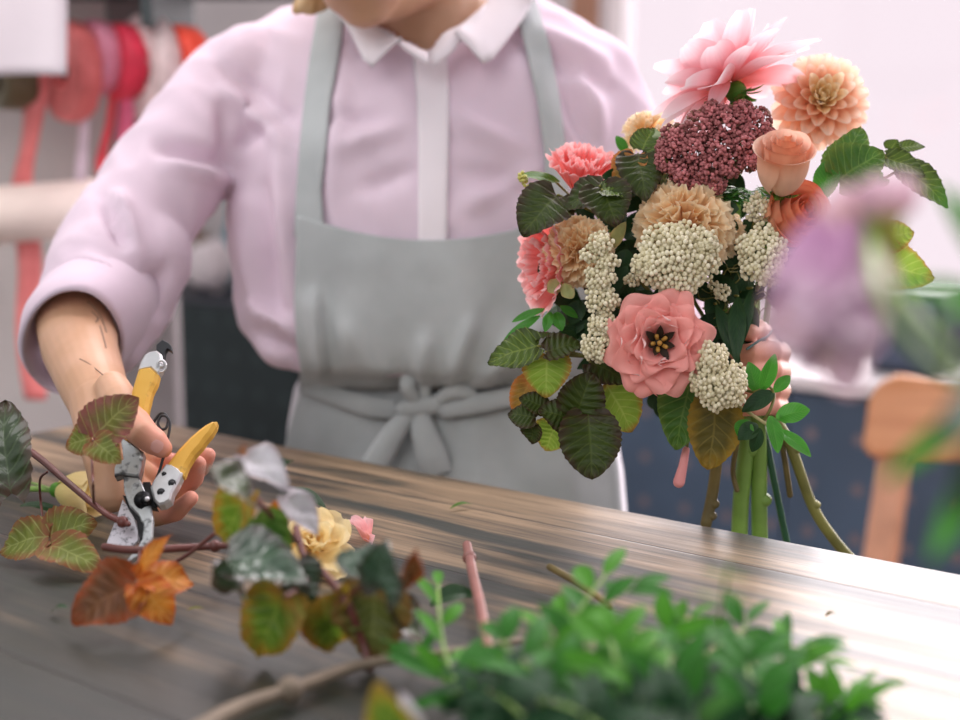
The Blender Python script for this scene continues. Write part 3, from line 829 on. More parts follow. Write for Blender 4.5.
obj('loop', ribbon3([(420, 404, kd), (408, 388, kd - .012), (412, 374, kd - .006), (424, 384, kd - .002), (424, 402, kd + .002)], [5, 7, 8, 7, 5]), M_apron, wb, solid=.002)
obj('loop', ribbon3([(432, 405, kd), (452, 392, kd - .010), (470, 394, kd - .008), (462, 406, kd - .004), (436, 410, kd)], [5, 7, 8, 7, 5]), M_apron, wb, solid=.002)

# ---- trousers and shoes (below the table edge)
hz = U(450, 545, 1.50)
AX = Vector((math.cos(HY), -math.sin(HY), 0))
legs = []
legs.append(loft(HIPS[1:], shrink=.965, yaw=HY))
for s_ in (-1, 1):
    hc = hz + AX * s_ * .082; kn_ = Vector((hc.x + AX.x * s_ * .01, hc.y, .48)); an = Vector((hc.x + AX.x * s_ * .02, hc.y + .02, .075))
    m_ = MB(); m_.tube([hc + Vector((0, 0, .03)), hc - Vector((0, 0, .12)), kn_, an], [.088, .086, .060, .048], n=20); legs.append(m_)
tro = blob(legs, .010, 4)
obj('trousers', tro, M_trous, person)
for s_ in (-1, 1):
    hc = hz + AX * s_ * .082; an = Vector((hc.x + AX.x * s_ * .02, hc.y + .02, .05))
    m_ = MB(); m_.tube([an + Vector((0, .04, -.005)), an + Vector((0, -.06, -.008)), an + Vector((AX.x * s_ * .015, -.15, -.018))], [.042, .044, .030], n=16)
    bb = blob([m_], .006, 2)
    for q in bb.v: q.z = max(q.z, .0005)
    obj('shoe', bb, M_shoe, person)

# ---- body: one continuous skin surface (head, neck, torso core, arms, hands)
tor = loft([(py, a + 8, b - 8, d, th - .007, e) for py, a, b, d, th, e in RINGS[1:12]], shrink=.90)
neck = chainP([(436, 75, 1.475, 78), (434, 44, 1.468, 62), (426, 10, 1.45, 52), (418, -30, 1.435, 48), (414, -60, 1.45, 44)], 24)
chest = chainP([(385, 62, 1.475, 46), (436, 66, 1.468, 50), (480, 58, 1.475, 46)], 20)
# head tilted down and towards the cutting hand
HC = U(412, -112, 1.405)
hf = D(-.30, -.62, .78); hr = (RT * .92 + UP * .30 - FW * .05); hr = (hr - hf * hr.dot(hf)).normalized(); hu = hr.cross(hf) * -1
if hu.z < 0: hu = -hu
def HP(r, u, f): return HC + hr * r + hu * u + hf * f
_q = proj(HC - hu * .088 + hf * .062); _w = U(366, 7, 1.318) - (HC - hu * .088 + hf * .062); HC = HC + _w
heads = []
def hb(r, u, f, rad, sq=(1, 1, 1)):
    m_ = MB(); m_.ball((0, 0, 0), rad, 20, 14)
    m_.v = [HP(r, u, f) + hr * q.x * sq[0] + hu * q.z * sq[2] + hf * q.y * sq[1] for q in m_.v]; heads.append(m_)
hb(0, .030, -.012, .082, (.92, 1.14, 1.0)); hb(0, -.005, .032, .066, (.92, .92, 1.1)); hb(0, -.060, .040, .044, (1.08, 1, .9)); hb(0, -.088, .062, .023, (1.2, 1, .9)); hb(0, -.070, .050, .036, (1.15, 1, 1))
for s_ in (-1, 1):
    hb(s_ * .030, -.030, .048, .034); hb(s_ * .038, -.050, .020, .027, (.7, 1.2, 1)); hb(s_ * .074, -.012, -.010, .022, (.35, .75, 1.3)); hb(s_ * .030, .026, .072, .016, (1.5, .7, .45)); hb(s_ * .031, .011, .0725, .0165, (1.15, .7, .8)); hb(s_ * .011, -.027, .102, .009)
mnose = MB(); mnose.tube([HP(0, .022, .092), HP(0, -.006, .104), HP(0, -.024, .114)], [.008, .009, .0115], n=12); heads.append(mnose)
hb(0, -.046, .092, .014, (1.7, .6, .55)); hb(0, -.057, .089, .014, (1.5, .6, .6)); hb(0, -.066, .060, .034, (1.25, .9, .9))
headm = blob(heads + [neck, chainP([(367, 7, 1.322, 20), (388, -6, 1.345, 28), (412, -26, 1.375, 36), (436, -60, 1.41, 40)], 18)], .0035, 11)
foreR = [(104, 274, 1.325, 38), (86, 292, 1.285, 42), (77, 325, 1.235, 40), (80, 350, 1.19, 37), (92, 382, 1.13, 33.5), (101, 404, 1.09, 31)]
upR = chainP([(268, 92, 1.50, 34), (222, 126, 1.480, 30), (172, 184, 1.43, 30), (112, 258, 1.335, 33), (106, 268, 1.33, 36)], 20)
upL = chainP([(578, 92, 1.495, 30), (606, 124, 1.475, 36), (640, 210, 1.42, 42), (655, 290, 1.39, 42), (700, 352, 1.30, 34), (742, 372, 1.205, 27)], 20)
torso = blob([tor, neck, chest, upR, upL], .007, 4)
hand = [chainP(foreR, 24),
        chainP([(101, 404, 1.09, 31), (107, 434, 1.06, 30), (112, 466, 1.04, 26), (112, 492, 1.035, 21)], 20),
        chainP([(116, 396, 1.065, 19), (122, 420, 1.045, 20), (126, 450, 1.05, 19), (128, 486, 1.05, 16)], 16),
        chainP([(112, 388, 1.07, 17.5), (120, 402, 1.045, 19), (131, 421, 1.02, 18), (146, 436, 1.0, 14.6), (156, 443, .998, 13.6), (162, 448, 1.0, 10.6)], 16)]
FING = [[(116, 492, 1.05, 13), (134, 510, 1.055, 10.5), (156, 517, 1.045, 10), (176, 512, 1.02, 9.8), (191, 498, 1.005, 7.8)],
        [(126, 478, 1.06, 12), (152, 496, 1.075, 10.5), (178, 494, 1.06, 10.5), (194, 478, 1.035, 10.2), (198, 464, 1.025, 8.8)],
        [(128, 462, 1.065, 12), (158, 480, 1.09, 10.2), (188, 478, 1.08, 10), (203, 466, 1.06, 9.2), (208, 455, 1.055, 8)],
        [(126, 446, 1.07, 11), (152, 458, 1.095, 9), (178, 462, 1.095, 8.5), (192, 456, 1.085, 7.5)]]
handm = blob(hand + [chainP(f, 14) for f in FING], .0016, 4, .45)
# left hand closed round the stems
LH = [chainP([(700, 352, 1.30, 34), (742, 372, 1.205, 27), (762, 374, 1.175, 25)], 20),
      chainP([(764, 352, 1.170, 20), (766, 380, 1.165, 22), (764, 404, 1.168, 19)], 16),
      chainP([(766, 352, 1.160, 14), (762, 336, 1.125, 14), (756, 330, 1.095, 12), (748, 332, 1.080, 10)], 14)]
for k, y in enumerate((352, 371, 390, 407)):
    r = (10.6, 10.8, 10.2, 8.8)[k]
    LH.append(chainP([(772, y + 3, 1.155, r * 1.15), (780, y, 1.118, r * 1.12), (772, y - 1, 1.082, r * 1.05), (752, y + 1, 1.068, r), (738, y + 2, 1.078, r * .88)], 14))
lhm = blob(LH, .0019, 4, .45)
body = MB(); body.merge(torso); body.merge(headm, 0); body.uv = [(0, 0)] * len(body.v)
def addskin(m_, tips):
    o = len(body.v); body.v += m_.v
    body.uv += [(max(sstep(r * 1.7, r * .3, (q - tp).length) for tp, r in tips), 0) for q in m_.v]
    for f in m_.f:
        pass
        body.f.append(tuple(o + i for i in f)); body.mi.append(0)
addskin(handm, [(U(*f[k][:3]), .018) for f in FING for k in (-2, -1)] + [(U(158, 444, 1.0), .017), (U(142, 432, 1.01), .016)])
addskin(lhm, [(U(760, 378, 1.07), .05)])
# nails
hbv = BVHTree.FromPolygons([tuple(p) for p in handm.v], handm.f)
def onskin(px, py, lift, bv=hbv):
    ray = (FW + RT * ((px - 480) / FPX) + UP * ((360 - py) / FPX)).normalized()
    h = bv.ray_cast(CAM, ray)
    return None if h[0] is None else (h[0] + h[1] * lift, h[1])
def nail(px, py, lx, ly, wx, wy):
    rows = []
    for i in range(9):
        s_ = -1 + 2 * i / 8; w = (1 - abs(s_) ** 3) ** .5 * .98 + .02; row = []
        for j in range(7):
            u = -1 + 2 * j / 6
            r = onskin(px + lx * s_ + wx * u * w, py + ly * s_ + wy * u * w, .0007)
            if r is None: return
            row.append(r[0])
        rows.append(row)
    g = MB().grid(rows); o = len(body.v); body.v += g.v; body.uv += g.uv; body.f += [tuple(o + i for i in f) for f in g.f]; body.mi += [2] * len(g.f)
nail(157, 446, 5.5, 3.2, -3.0, 5.2)
def ink(pts, r):
    P = []
    for x, y in pts:
        h = onskin(x, y, .0001)
        if h: P.append(h[0])
    if len(P) > 1:
        g = MB(); g.tube(spline(P, 4), r, n=5); o = len(body.v); body.v += g.v; body.uv += g.uv; body.f += [tuple(o + i for i in f) for f in g.f]; body.mi += [3] * len(g.f)
ink([(80, 359), (88, 363), (96, 369), (103, 375)], .0005)
ink([(88, 302), (96, 310), (102, 320), (106, 332)], .0008); ink([(92, 312), (98, 318), (96, 322)], .0007); ink([(100, 326), (104, 340), (106, 348)], .0007)
# lips, eyes
for u_, sq in ((-.0435, .55), (-.0545, .62)):
    m_ = MB(); m_.ball((0, 0, 0), .0135, 16, 10)
    m_.v = [HP(0, u_, .0945) + hr * q.x * 1.5 + hu * q.z * sq * .8 + hf * q.y * .62 for q in m_.v]; o = len(body.v); body.v += m_.v; body.uv += m_.uv; body.f += [tuple(o + i for i in f) for f in m_.f]; body.mi += [4] * len(m_.f)
for s_ in (-1, 1):
    for rad, fo, mi in ((.0115, .0745, 5), (.0055, .0815, 6)):
        m_ = MB(); m_.ball(HP(s_ * .031, .0015 if mi == 5 else -.001, fo), rad, 14, 10); o = len(body.v); body.v += m_.v; body.uv += m_.uv; body.f += [tuple(o + i for i in f) for f in m_.f]; body.mi += [mi] * len(m_.f)
obj('body', body, [M_skin, M_finger, M_nail, M_ink, M_lip, M_eye, M_iris], person)
# hair: cap over the skull with locks falling at the side of the face
hs = []
def hbx(r, u, f, rad, sq=(1, 1, 1)):
    m_ = MB(); m_.ball((0, 0, 0), rad, 20, 14)
    m_.v = [HP(r, u, f) + hr * q.x * sq[0] + hu * q.z * sq[2] + hf * q.y * sq[1] for q in m_.v]; hs.append(m_)
hbx(0, .052, -.026, .086, (.98, 1.12, .95)); hbx(0, .0, -.065, .068, (1.1, .8, 1.2)); hbx(0, -.07, -.07, .040)
for (a, b) in (((-.082, .03, .01), [(322, -60, 1.40), (312, -20, 1.385), (306, 2, 1.378), (296, 10, 1.372)]), ((-.080, .05, -.02), [(330, -50, 1.42), (324, -14, 1.40), (318, 3, 1.385), (310, 11, 1.378)])):
    m_ = MB(); m_.tube([HP(*a)] + [U(*q) for q in b], [.028, .024, .018, .012, .006], n=12); hs.append(m_)
obj('hair', blob(hs, .004, 3), M_hair, person)
# ================================================================== the bouquet
def leaf(mb, base, tip, nrm, w, shape='rasp', fold=.15, arch=.08, quilt=.0, serr=.0, lobe=.0, ns=20, nu=12, wav=0.0, ph=0.0, curl=0.0, freq=7.0):
    base, tip = Vector(base), Vector(tip); ax = tip - base; L = ax.length; a = ax / L
    n = Vector(nrm); n = (n - a * n.dot(a)); n = n.normalized() if n.length > 1e-5 else a.orthogonal().normalized()
    sd = a.cross(n)
    rows, uvr = [], []
    for i in range(ns + 1):
        t = i / ns
        if shape == 'rasp': h = (math.sin(PI * clamp(t * .965 + .03) ** .66)) ** .70 * (1 - .10 * t)
        elif shape == 'round': h = math.sin(PI * clamp(t * .96 + .04) ** .82) ** .62
        elif shape == 'lance': h = math.sin(PI * clamp(t * .98 + .02) ** .85) ** 1.1
        elif shape == 'oval': h = math.sin(PI * clamp(t * .97 + .02) ** .92) ** .75
        elif shape == 'petal': h = math.sin(PI * clamp(t * .93 + .03) ** 1.25) ** .65
        else: h = math.sin(PI * clamp(t * .95 + .04) ** 1.0) ** .55
        row, uvv = [], []
        for j in range(nu + 1):
            u = -1 + 2 * j / nu
            hw = w * .5 * h
            if serr and abs(u) > .8:
                st = (t * 13 + ph) % 1.0
                hw *= 1 + serr * (st - .5) * (abs(u) - .8) / .2
            s_ = u * hw
            x = t * L - lobe * L * abs(u) ** 1.6 * (1 - t) ** 3
            z = fold * abs(s_) + arch * L * 4 * t * (1 - t) + curl * L * t ** 3
            if quilt: z += quilt * w * math.sin(2 * PI * freq * (t - .15 * abs(u))) * abs(u) * (1.15 - abs(u)) * 2.2
            if wav: z += wav * w * math.sin(u * 2.2 + t * 7 + ph) * abs(u) ** 1.5 + wav * .5 * w * math.sin(t * 11 + ph * 2 + u * 3)
            row.append(base + a * x + sd * s_ + n * z); uvv.append(((u + 1) / 2, t))
        rows.append(row); uvr.append(uvv)
    return mb.grid(rows, uvrows=uvr)
def frame(n, ref=None):
    n = Vector(n).normalized(); ref = Vector(ref) if ref is not None else UP
    x = ref - n * ref.dot(n)
    x = x.normalized() if x.length > 1e-4 else n.orthogonal().normalized()
    return n, x, n.cross(x)
def cup(mb, C, fr, phi, dphi, prof, wf=None, top=.12, frill=0.0, fk=5, ph=0.0, nu=12, nv=12, asym=0.0, tilt=0.0):
    """one petal of a cup shaped flower: prof(v) -> (radius, height)"""
    n, x, y = fr; rows, uvr = [], []
    for i in range(nv + 1):
        v = i / nv; row, uvv = [], []
        for j in range(nu + 1):
            u = -1 + 2 * j / nu
            wv = wf(v) if wf else 1.0
            ve = v * (1 - top * abs(u) ** 2.5)
            r, z = prof(ve)
            a = phi + u * dphi * wv
            rr = r + frill * math.sin(fk * u + ph) * ve ** 3 + asym * u
            zz = z + frill * .8 * math.sin(fk * 1.3 * u + ph * 2 + 1) * ve ** 3
            row.append(C + x * (rr * math.cos(a)) + y * (rr * math.sin(a)) + n * zz); uvv.append(((u + 1) / 2, ve))
        rows.append(row); uvr.append(uvv)
    return mb.grid(rows, uvrows=uvr)

# materials
L_dark = leafmat('dark_bramble_leaf', c(54, 70, 20), c(56, 38, 22), c(86, 100, 40), c(140, 154, 110), e0=.45, rough=.42, trans=.10, vstr=.40)
L_olive = leafmat('olive_bramble_leaf', c(84, 108, 40), c(62, 74, 32), c(140, 158, 70), c(176, 190, 150), e0=.6, rough=.34, trans=.2)
L_lime = leafmat('lime_leaf', c(150, 184, 70), c(186, 138, 66), c(190, 210, 110), c(170, 190, 120), e0=.62, trans=.4, var=.15)
L_green = leafmat('mid_green_leaf', c(76, 118, 48), c(100, 128, 52), c(124, 156, 78), c(140, 160, 110), e0=.6, trans=.25)
L_bronze = leafmat('bronze_leaf', c(92, 84, 34), c(150, 120, 40), c(132, 118, 56), c(150, 130, 90), e0=.35, trans=.2, freq=6)
L_orange = leafmat('orange_olive_leaf', c(150, 118, 50), c(196, 120, 60), c(176, 140, 70), c(190, 190, 110), e0=.35, trans=.3)
L_gloss = leafmat('glossy_green_leaf', c(66, 138, 44), c(80, 150, 56), c(120, 176, 80), c(196, 214, 190), e0=.7, rough=.28, trans=.3, freq=10, vstr=.25, var=.15)
L_deep = leafmat('deep_green_leaf', c(30, 62, 32), c(40, 70, 34), c(60, 92, 50), c(90, 116, 80), rough=.4, trans=.06, freq=8, vstr=.25)
L_pale = leafmat('pale_sepal', c(176, 180, 118), c(196, 180, 120), c(190, 190, 130), c(180, 180, 120), trans=.3, vstr=.2)
P_pink = petalmat('dahlia_pink_petal', [(0, c(252, 200, 130)), (.08, c(250, 146, 140)), (.40, c(251, 184, 188)), (.72, c(254, 216, 222)), (1, c(255, 242, 246))], trans=.5, streak=.12)
P_peach = petalmat('dahlia_peach_petal', [(0, c(246, 172, 116)), (.45, c(252, 192, 150)), (.75, c(255, 212, 182)), (1, c(255, 232, 216))], trans=.4, streak=.18)
P_cream = petalmat('dahlia_cream_petal', [(0, c(252, 214, 150)), (.5, c(254, 230, 176)), (1, c(255, 246, 220))], trans=.4, streak=.15)
P_rose = petalmat('rose_peach_petal', [(0, c(250, 216, 188)), (.5, c(248, 200, 170)), (.84, c(242, 174, 138)), (1, c(216, 122, 86))], trans=.28, streak=.10, back=c(252, 216, 194))
P_rose2 = petalmat('rose_orange_petal', [(0, c(250, 196, 150)), (.6, c(248, 180, 142)), (.9, c(240, 150, 112)), (1, c(226, 112, 84))], trans=.25, streak=.1)
P_lis = petalmat('lisianthus_pink_petal', [(0, c(214, 168, 84)), (.30, c(242, 172, 120)), (.48, c(253, 192, 180)), (.8, c(255, 210, 206)), (1, c(255, 232, 230))], trans=.34, streak=.10, back=c(252, 176, 168))
P_coral = petalmat('coral_petal', [(0, c(236, 126, 100)), (.4, c(248, 132, 122)), (.8, c(252, 156, 152)), (1, c(255, 214, 214))], trans=.32, streak=.2)
P_carn = petalmat('carnation_peach_petal', [(0, c(236, 166, 104)), (.45, c(253, 208, 150)), (.8, c(255, 224, 178)), (1, c(255, 238, 206))], trans=.36, streak=.06)
P_carn2 = petalmat('carnation_cream_petal', [(0, c(232, 184, 120)), (.5, c(248, 216, 160)), (1, c(255, 242, 214))], trans=.35, streak=.2)
def beadmat(name, a, b, rough=.5):
    t = NT(name); u, v = t.uv()
    n = t.noise(t.coord(), 350, 2)
    t.set(col=t.mix(t.math('ADD', t.math('MULTIPLY', u, .75), t.math('MULTIPLY_ADD', n, .5, -.12)), a, b), rough=rough, spec=.3); return t.m
M_bead = beadmat('rice_flower_bud', c(206, 196, 158), c(248, 240, 214))
M_sedum = beadmat('sedum_floret', c(92, 50, 42), c(222, 138, 142), .6)
M_sedum2 = beadmat('sedum_floret_green', c(110, 84, 60), c(160, 110, 96), .6)
M_stem_g = simple('light_green_stem', c(124, 160, 72), .4, var=.2, scale=20)
M_stem_o = simple('olive_stem', c(120, 118, 60), .5, var=.25, scale=24)
M_stem_d = simple('dark_green_stem', c(46, 88, 60), .4, var=.2, scale=24)
M_stem_b = simple('brown_stem', c(112, 98, 56), .5, var=.3, scale=30)
M_calyx = leafmat('calyx_green', c(86, 146, 50), c(120, 170, 70), c(130, 176, 80), c(110, 150, 70), trans=.3, vstr=.2, var=.2)

BC = U(668, 285, 1.135)
HOLD = U(752, 384, 1.118)                       # where the hand closes round the stems
bq = thing('bouquet', 'hand-tied bouquet of pink and peach flowers held over the table', 'bouquet', U(745, 520, 1.12))
def dome(px, py, k=1.0):
    q = 1 - ((px - 668) / 185) ** 2 - ((py - 270) / 200) ** 2
    return 1.135 - .115 * math.sqrt(max(0.0, q)) * k
def stem_to(parent, C, m, r=.0022):
    """stem from the flower down into the bunch towards the hand"""
    mid = C.lerp(HOLD, .45) + FW * .035
    a = random.uniform(0, 2 * PI); q = HOLD + RT * .014 * math.cos(a) + FW * .012 * math.sin(a)
    obj('stem', MB().tube(spline([C, mid, q], 5), r, n=7), m, parent)
def flower(name, label, C): return node(name, bq, C, label)

# --- big pink dahlia seen from the side, on top
rnd = random.Random(11)
Cn = U(731, 84, 1.10); f = flower('dahlia', 'large pink dahlia seen from behind, its petals fanning out on top of the bouquet', Cn)
n, x, y = frame(D(-.42, .80, -.22))
R = 86 * 1.10 / FPX
tot = 40
for i in range(tot):
    k = i / (tot - 1); th = math.radians(lerp(14, 104, k ** .75)); a = i * 2.39996
    rad = x * math.cos(a) + y * math.sin(a)
    d_ = n * math.cos(th) + rad * math.sin(th); nr = n * math.sin(th) - rad * math.cos(th)
    L = R * lerp(.66, 1.0, k) * rnd.uniform(.9, 1.12)
    mb = MB(); b = Cn + d_ * R * .06
    leaf(mb, b, b + d_ * L, nr, R * rnd.uniform(.36, .50), 'petal', fold=.42, arch=-.06 * (1 - k) - .02, curl=lerp(.10, -.16, k) * rnd.uniform(.5, 1.3), ns=12, nu=8, wav=.03, ph=i)
    obj('petal', mb, P_pink, f)
for px_, py_, ex, ey, w_ in ((722, 92, 712, 126, 14), (716, 96, 683, 128, 15), (712, 92, 664, 112, 16), (728, 80, 712, 104, 18)):
    mb = MB(); leaf(mb, U(px_, py_, 1.08), U(ex, ey, 1.055), D(-.2, .5, 1), w_ * 1.07 / FPX, 'petal', fold=.35, arch=.05, curl=-.12, ns=12, nu=8); obj('petal', mb, P_pink, f)
cb = MB()
for i in range(16):
    a = i * 2.4; d_ = (-n * rnd.uniform(.2, .9) + (x * math.cos(a) + y * math.sin(a)) * .8).normalized()
    leaf(cb, Cn - n * .006, Cn - n * .010 + d_ * R * rnd.uniform(.22, .34), -n, R * .11, 'oval', fold=.3, ns=8, nu=4)
cb.ball(Cn - n * .008, R * .13, 10, 8)
obj('calyx', cb, M_calyx, f, kind=None)
stem_to(f, Cn - n * .015, M_stem_g, .003)

def dahlia(C, R, nn, tot, mats, label, seed):
    rnd = random.Random(seed); f = flower('dahlia', label, C); n, x, y = frame(nn)
    for i in range(tot):
        k = (i + .5) / tot; th = math.radians(lerp(4, 112, k ** .62)); a = i * 2.39996
        rad = x * math.cos(a) + y * math.sin(a)
        d_ = n * math.cos(th) + rad * math.sin(th); nr = n * math.sin(th) - rad * math.cos(th)
        L = R * lerp(.40, .98, k ** .55) * rnd.uniform(.94, 1.06); b = C + d_ * R * .05
        mb = MB()
        leaf(mb, b, b + d_ * L, nr, R * lerp(.15, .40, k ** .6), 'petal', fold=lerp(.75, .30, k), arch=-.05, curl=lerp(.16, -.10, k), ns=12, nu=8, ph=i, wav=.02)
        obj('petal', mb, mats[0] if k < .22 else mats[1], f)
    stem_to(f, C - n * R * .1, M_stem_g, .003)
    return f
dahlia(U(821, 100, 1.125), 54 * 1.11 / FPX, D(-.10, .12, 1), 86, (P_cream, P_peach), 'round peach dahlia with a cream centre, at the upper right of the bouquet', 4)

def rose(C, R, H, nn, m, label, seed, layers=None, openk=1.0):
    rnd = random.Random(seed); f = flower('rose', label, C); fr = frame(nn)
    n = fr[0]
    LY = layers or [(2, .13, 1.0, .02, .95), (3, .28, .99, .08, .92), (3, .46, .97, .15, .92), (3, .66, .94, .22, .92), (3, .86, .86, .30, .92)]
    for li, (cnt, rk, hk, curl, dph) in enumerate(LY):
        for q in range(cnt):
            phi = 2 * PI * q / cnt + li * .9 + rnd.uniform(-.15, .15)
            rj = rnd.uniform(.96, 1.04)
            def prof(v, rk=rk, hk=hk, curl=curl, rj=rj):
                r = R * rj * (rk * (math.sin(min(1, .10 + v * 1.5) * PI * .5)) ** .55 * (1.02 - .06 * v) + (curl * openk * max(0, v - .62) ** 1.6 * 3.4))
                z = H * (hk * v - curl * 1.1 * max(0, v - .74) ** 2 * 5)
                return r, z
            mb = MB(); cup(mb, C - n * H * .55, fr, phi, dph * PI / cnt * 1.55, prof, wf=lambda v: .55 + .45 * math.sin(min(1, v * 1.25) * PI / 2), top=.13, frill=R * .012, ph=q * 2 + li, asym=R * .04, nu=14, nv=14)
            obj('petal', mb, m, f)
    mb = MB()
    for q in range(5):
        a = q * 1.2566 + .3; d_ = (fr[1] * math.cos(a) + fr[2] * math.sin(a))
        b = C - n * H * .56
        leaf(mb, b, b + d_ * R * .85 + n * R * .15, -n, R * .24, 'lance', fold=.2, ns=8, nu=4, curl=-.2)
    mb.ball(C - n * H * .60, R * .22, 10, 8)
    obj('calyx', mb, M_calyx, f)
    stem_to(f, C - n * H * .6, M_stem_g, .0026)
    return f
rose(U(784, 160, 1.025), 30 * 1.025 / FPX, 70 * 1.025 / FPX, D(-.04, .74, .67), P_rose, 'half-open peach rose below the round peach dahlia', 5)
rose(U(797, 214, 1.055), 32 * 1.05 / FPX, 56 * 1.05 / FPX, D(.35, .25, .9), P_rose2, 'orange rose half hidden behind the blurred lilac flower', 8,
     [(3, .2, .94, 0, .95), (3, .4, 1.0, .05, .9), (4, .62, 1.0, .12, .8), (4, .84, .92, .2, .75), (5, 1.0, .78, .3, .7)])

def carnation(C, R, nn, m, label, seed, tot=64, flat=.9):
    rnd = random.Random(seed); f = flower('carnation', label, C); n, x, y = frame(nn)
    for i in range(tot):
        k = (i + .5) / tot; th = math.radians(lerp(3, 100, k ** .72) + rnd.uniform(-8, 8)); a = i * 2.39996 + rnd.uniform(-.2, .2)
        rad = x * math.cos(a) + y * math.sin(a)
        d_ = n * math.cos(th) * flat + rad * math.sin(th)
        nr = (n * math.sin(th) - rad * math.cos(th) + Vector((rnd.uniform(-.7, .7), rnd.uniform(-.7, .7), rnd.uniform(-.7, .7))) * (1.1 - k)).normalized()
        L = R * lerp(.78, 1.0, k) * rnd.uniform(.93, 1.07); b = C - n * R * .15 + d_ * R * .12
        nu, nv = 14, 9; rows, uvr = [], []
        a_ = d_.normalized(); nr = (nr - a_ * nr.dot(a_)).normalized(); sd = a_.cross(nr); ph = rnd.uniform(0, 6)
        w = R * rnd.uniform(.46, .62)
        for ii in range(nv + 1):
            t = ii / nv; row, uvv = [], []
            for jj in range(nu + 1):
                u = -1 + 2 * jj / nu
                hw = w * (.18 + .82 * t ** .8)
                ext = L * (t - .10 * u * u * t) + R * .035 * t ** 4 * math.sin(u * 17 + ph)
                z = R * .13 * t ** 2 * math.sin(u * 5.2 + ph) + R * .06 * t ** 3 * math.sin(u * 11 + ph * 2) - R * .16 * t ** 3 * k
                row.append(b + a_ * ext + sd * u * hw * .62 + nr * z); uvv.append(((u + 1) / 2, t))
            rows.append(row); uvr.append(uvv)
        obj('petal', MB().grid(rows, uvrows=uvr), m, f)
    stem_to(f, C - n * R * .4, M_stem_g, .0024)
    return f
carnation(U(579, 250, 1.062), 34 * 1.05 / FPX, D(-.05, .1, 1), P_carn, 'peach carnation at the left edge beside the coral flower', 21)
carnation(U(686, 224, 1.052), 47 * 1.05 / FPX, D(-.05, .30, 1), P_carn, 'peach carnation in the middle, above the big white rice flower', 22, 60)
carnation(U(724, 232, 1.085), 26 * 1.05 / FPX, D(.7, .1, .7), P_carn2, 'cream carnation side, right of the middle peach carnation', 23, 34)
carnation(U(645, 132, 1.14), 27 * 1.12 / FPX, D(-.5, .75, .1), P_carn2, 'cream carnation at the back, below the pink dahlia on the left', 24, 36)
def ruffle(name, C, R, H, nn, m, label, seed, cnt=7, spread=1.0, frill=.10):
    """frilled open flower seen from the side"""
    rnd = random.Random(seed); f = flower(name, label, C); fr = frame(nn); n = fr[0]
    for li, (rk, hk) in enumerate(((.35, 1.0), (.65, .98), (1.0, .88))):
        for q in range(cnt):
            phi = 2 * PI * q / cnt + li * .5 + rnd.uniform(-.2, .2)
            def prof(v, rk=rk, hk=hk): return R * (.12 + rk * .95 * v ** .8 * spread), H * (hk * v - .12 * rk * max(0, v - .7) ** 2 * 8)
            mb = MB(); cup(mb, C - n * H * .5, fr, phi, PI / cnt * 1.45, prof, wf=lambda v: .5 + .5 * v, top=.10, frill=R * frill, fk=9, ph=rnd.uniform(0, 6), nu=22, nv=10)
            obj('petal', mb, m, f)
    stem_to(f, C - n * H * .45, M_stem_g, .0024)
    return f
ruffle('lisianthus', U(582, 172, 1.095), 34 * 1.09 / FPX, 44 * 1.09 / FPX, D(.10, .80, .55), P_coral, 'pink frilled flower at the upper left, above the dark bramble leaves', 31)
ruffle('lisianthus', U(550, 262, 1.085), 50 * 1.08 / FPX, 44 * 1.08 / FPX, D(-.90, -.05, .32), P_coral, 'coral frilled flower at the far left, facing away from the other flowers', 32, 8, frill=.06)

# --- open pink lisianthus with the dark centre, facing the camera
C = U(658, 343, 1.015); R = 47 * 1.01 / FPX; f = flower('lisianthus', 'open pink flower with a dark centre, facing forward at the bottom of the bouquet', C)
fr = frame(D(.0, -.02, 1)); rnd = random.Random(40)
for li, (cnt, r0, rk, hk, off) in enumerate(((6, .12, 1.04, .30, .3), (5, .10, .84, .46, 1.0), (4, .10, .62, .58, .2), (3, .10, .44, .60, .9))):
    for q in range(cnt):
        phi = 2 * PI * q / cnt + off + rnd.uniform(-.3, .3); sc = rnd.uniform(.84, 1.1)
        def prof(v, rk=rk, hk=hk, sc=sc): return R * (.10 + rk * sc * math.sin(v * PI * .5) ** 1.1 * .92), R * (hk * math.sin(min(1, v * 1.15) * PI / 2) - .16 * max(0, v - .6) ** 2 * 6 * (1 if li == 0 else .4))
        mb = MB(); cup(mb, C - fr[0] * R * .15, fr, phi, PI / cnt * 1.95, prof, wf=lambda v: .7 + .3 * v, top=.07, frill=R * rnd.uniform(.09, .17), fk=rnd.uniform(6, 11), ph=rnd.uniform(0, 6), nu=34, nv=16)
        obj('petal', mb, P_lis, f)
M_dk = simple('dark_anther', c(40, 30, 22), .5, var=.3); M_yel = simple('ochre_stamen', c(176, 130, 60), .5, var=.2)
mb = MB()
for q in range(7):
    a = q * .897; dv = fr[1] * math.cos(a) + fr[2] * math.sin(a); b = C + fr[0] * R * .08
    leaf(mb, b + dv * R * .05, b + dv * R * rnd.uniform(.32, .46) + fr[0] * R * .26, fr[0], R * .17, 'oval', fold=.3, ns=6, nu=4, curl=.2)
mb.ball(C + fr[0] * R * .12, R * .12, 8, 6)
obj('stamens', mb, M_dk, f, label='dark flower centre')
mb = MB()
for q in range(5):
    a = q * 1.2566 + .4; dv = fr[1] * math.cos(a) + fr[2] * math.sin(a)
    mb.tube([C + fr[0] * R * .02, C + dv * R * .16 + fr[0] * R * .26], [R * .03, R * .05], n=6)
mb.ball(C + fr[0] * R * .26, R * .06, 8, 6)
obj('pistil', mb, M_yel, f)
stem_to(f, C - fr[0] * .012, M_stem_g, .0024)

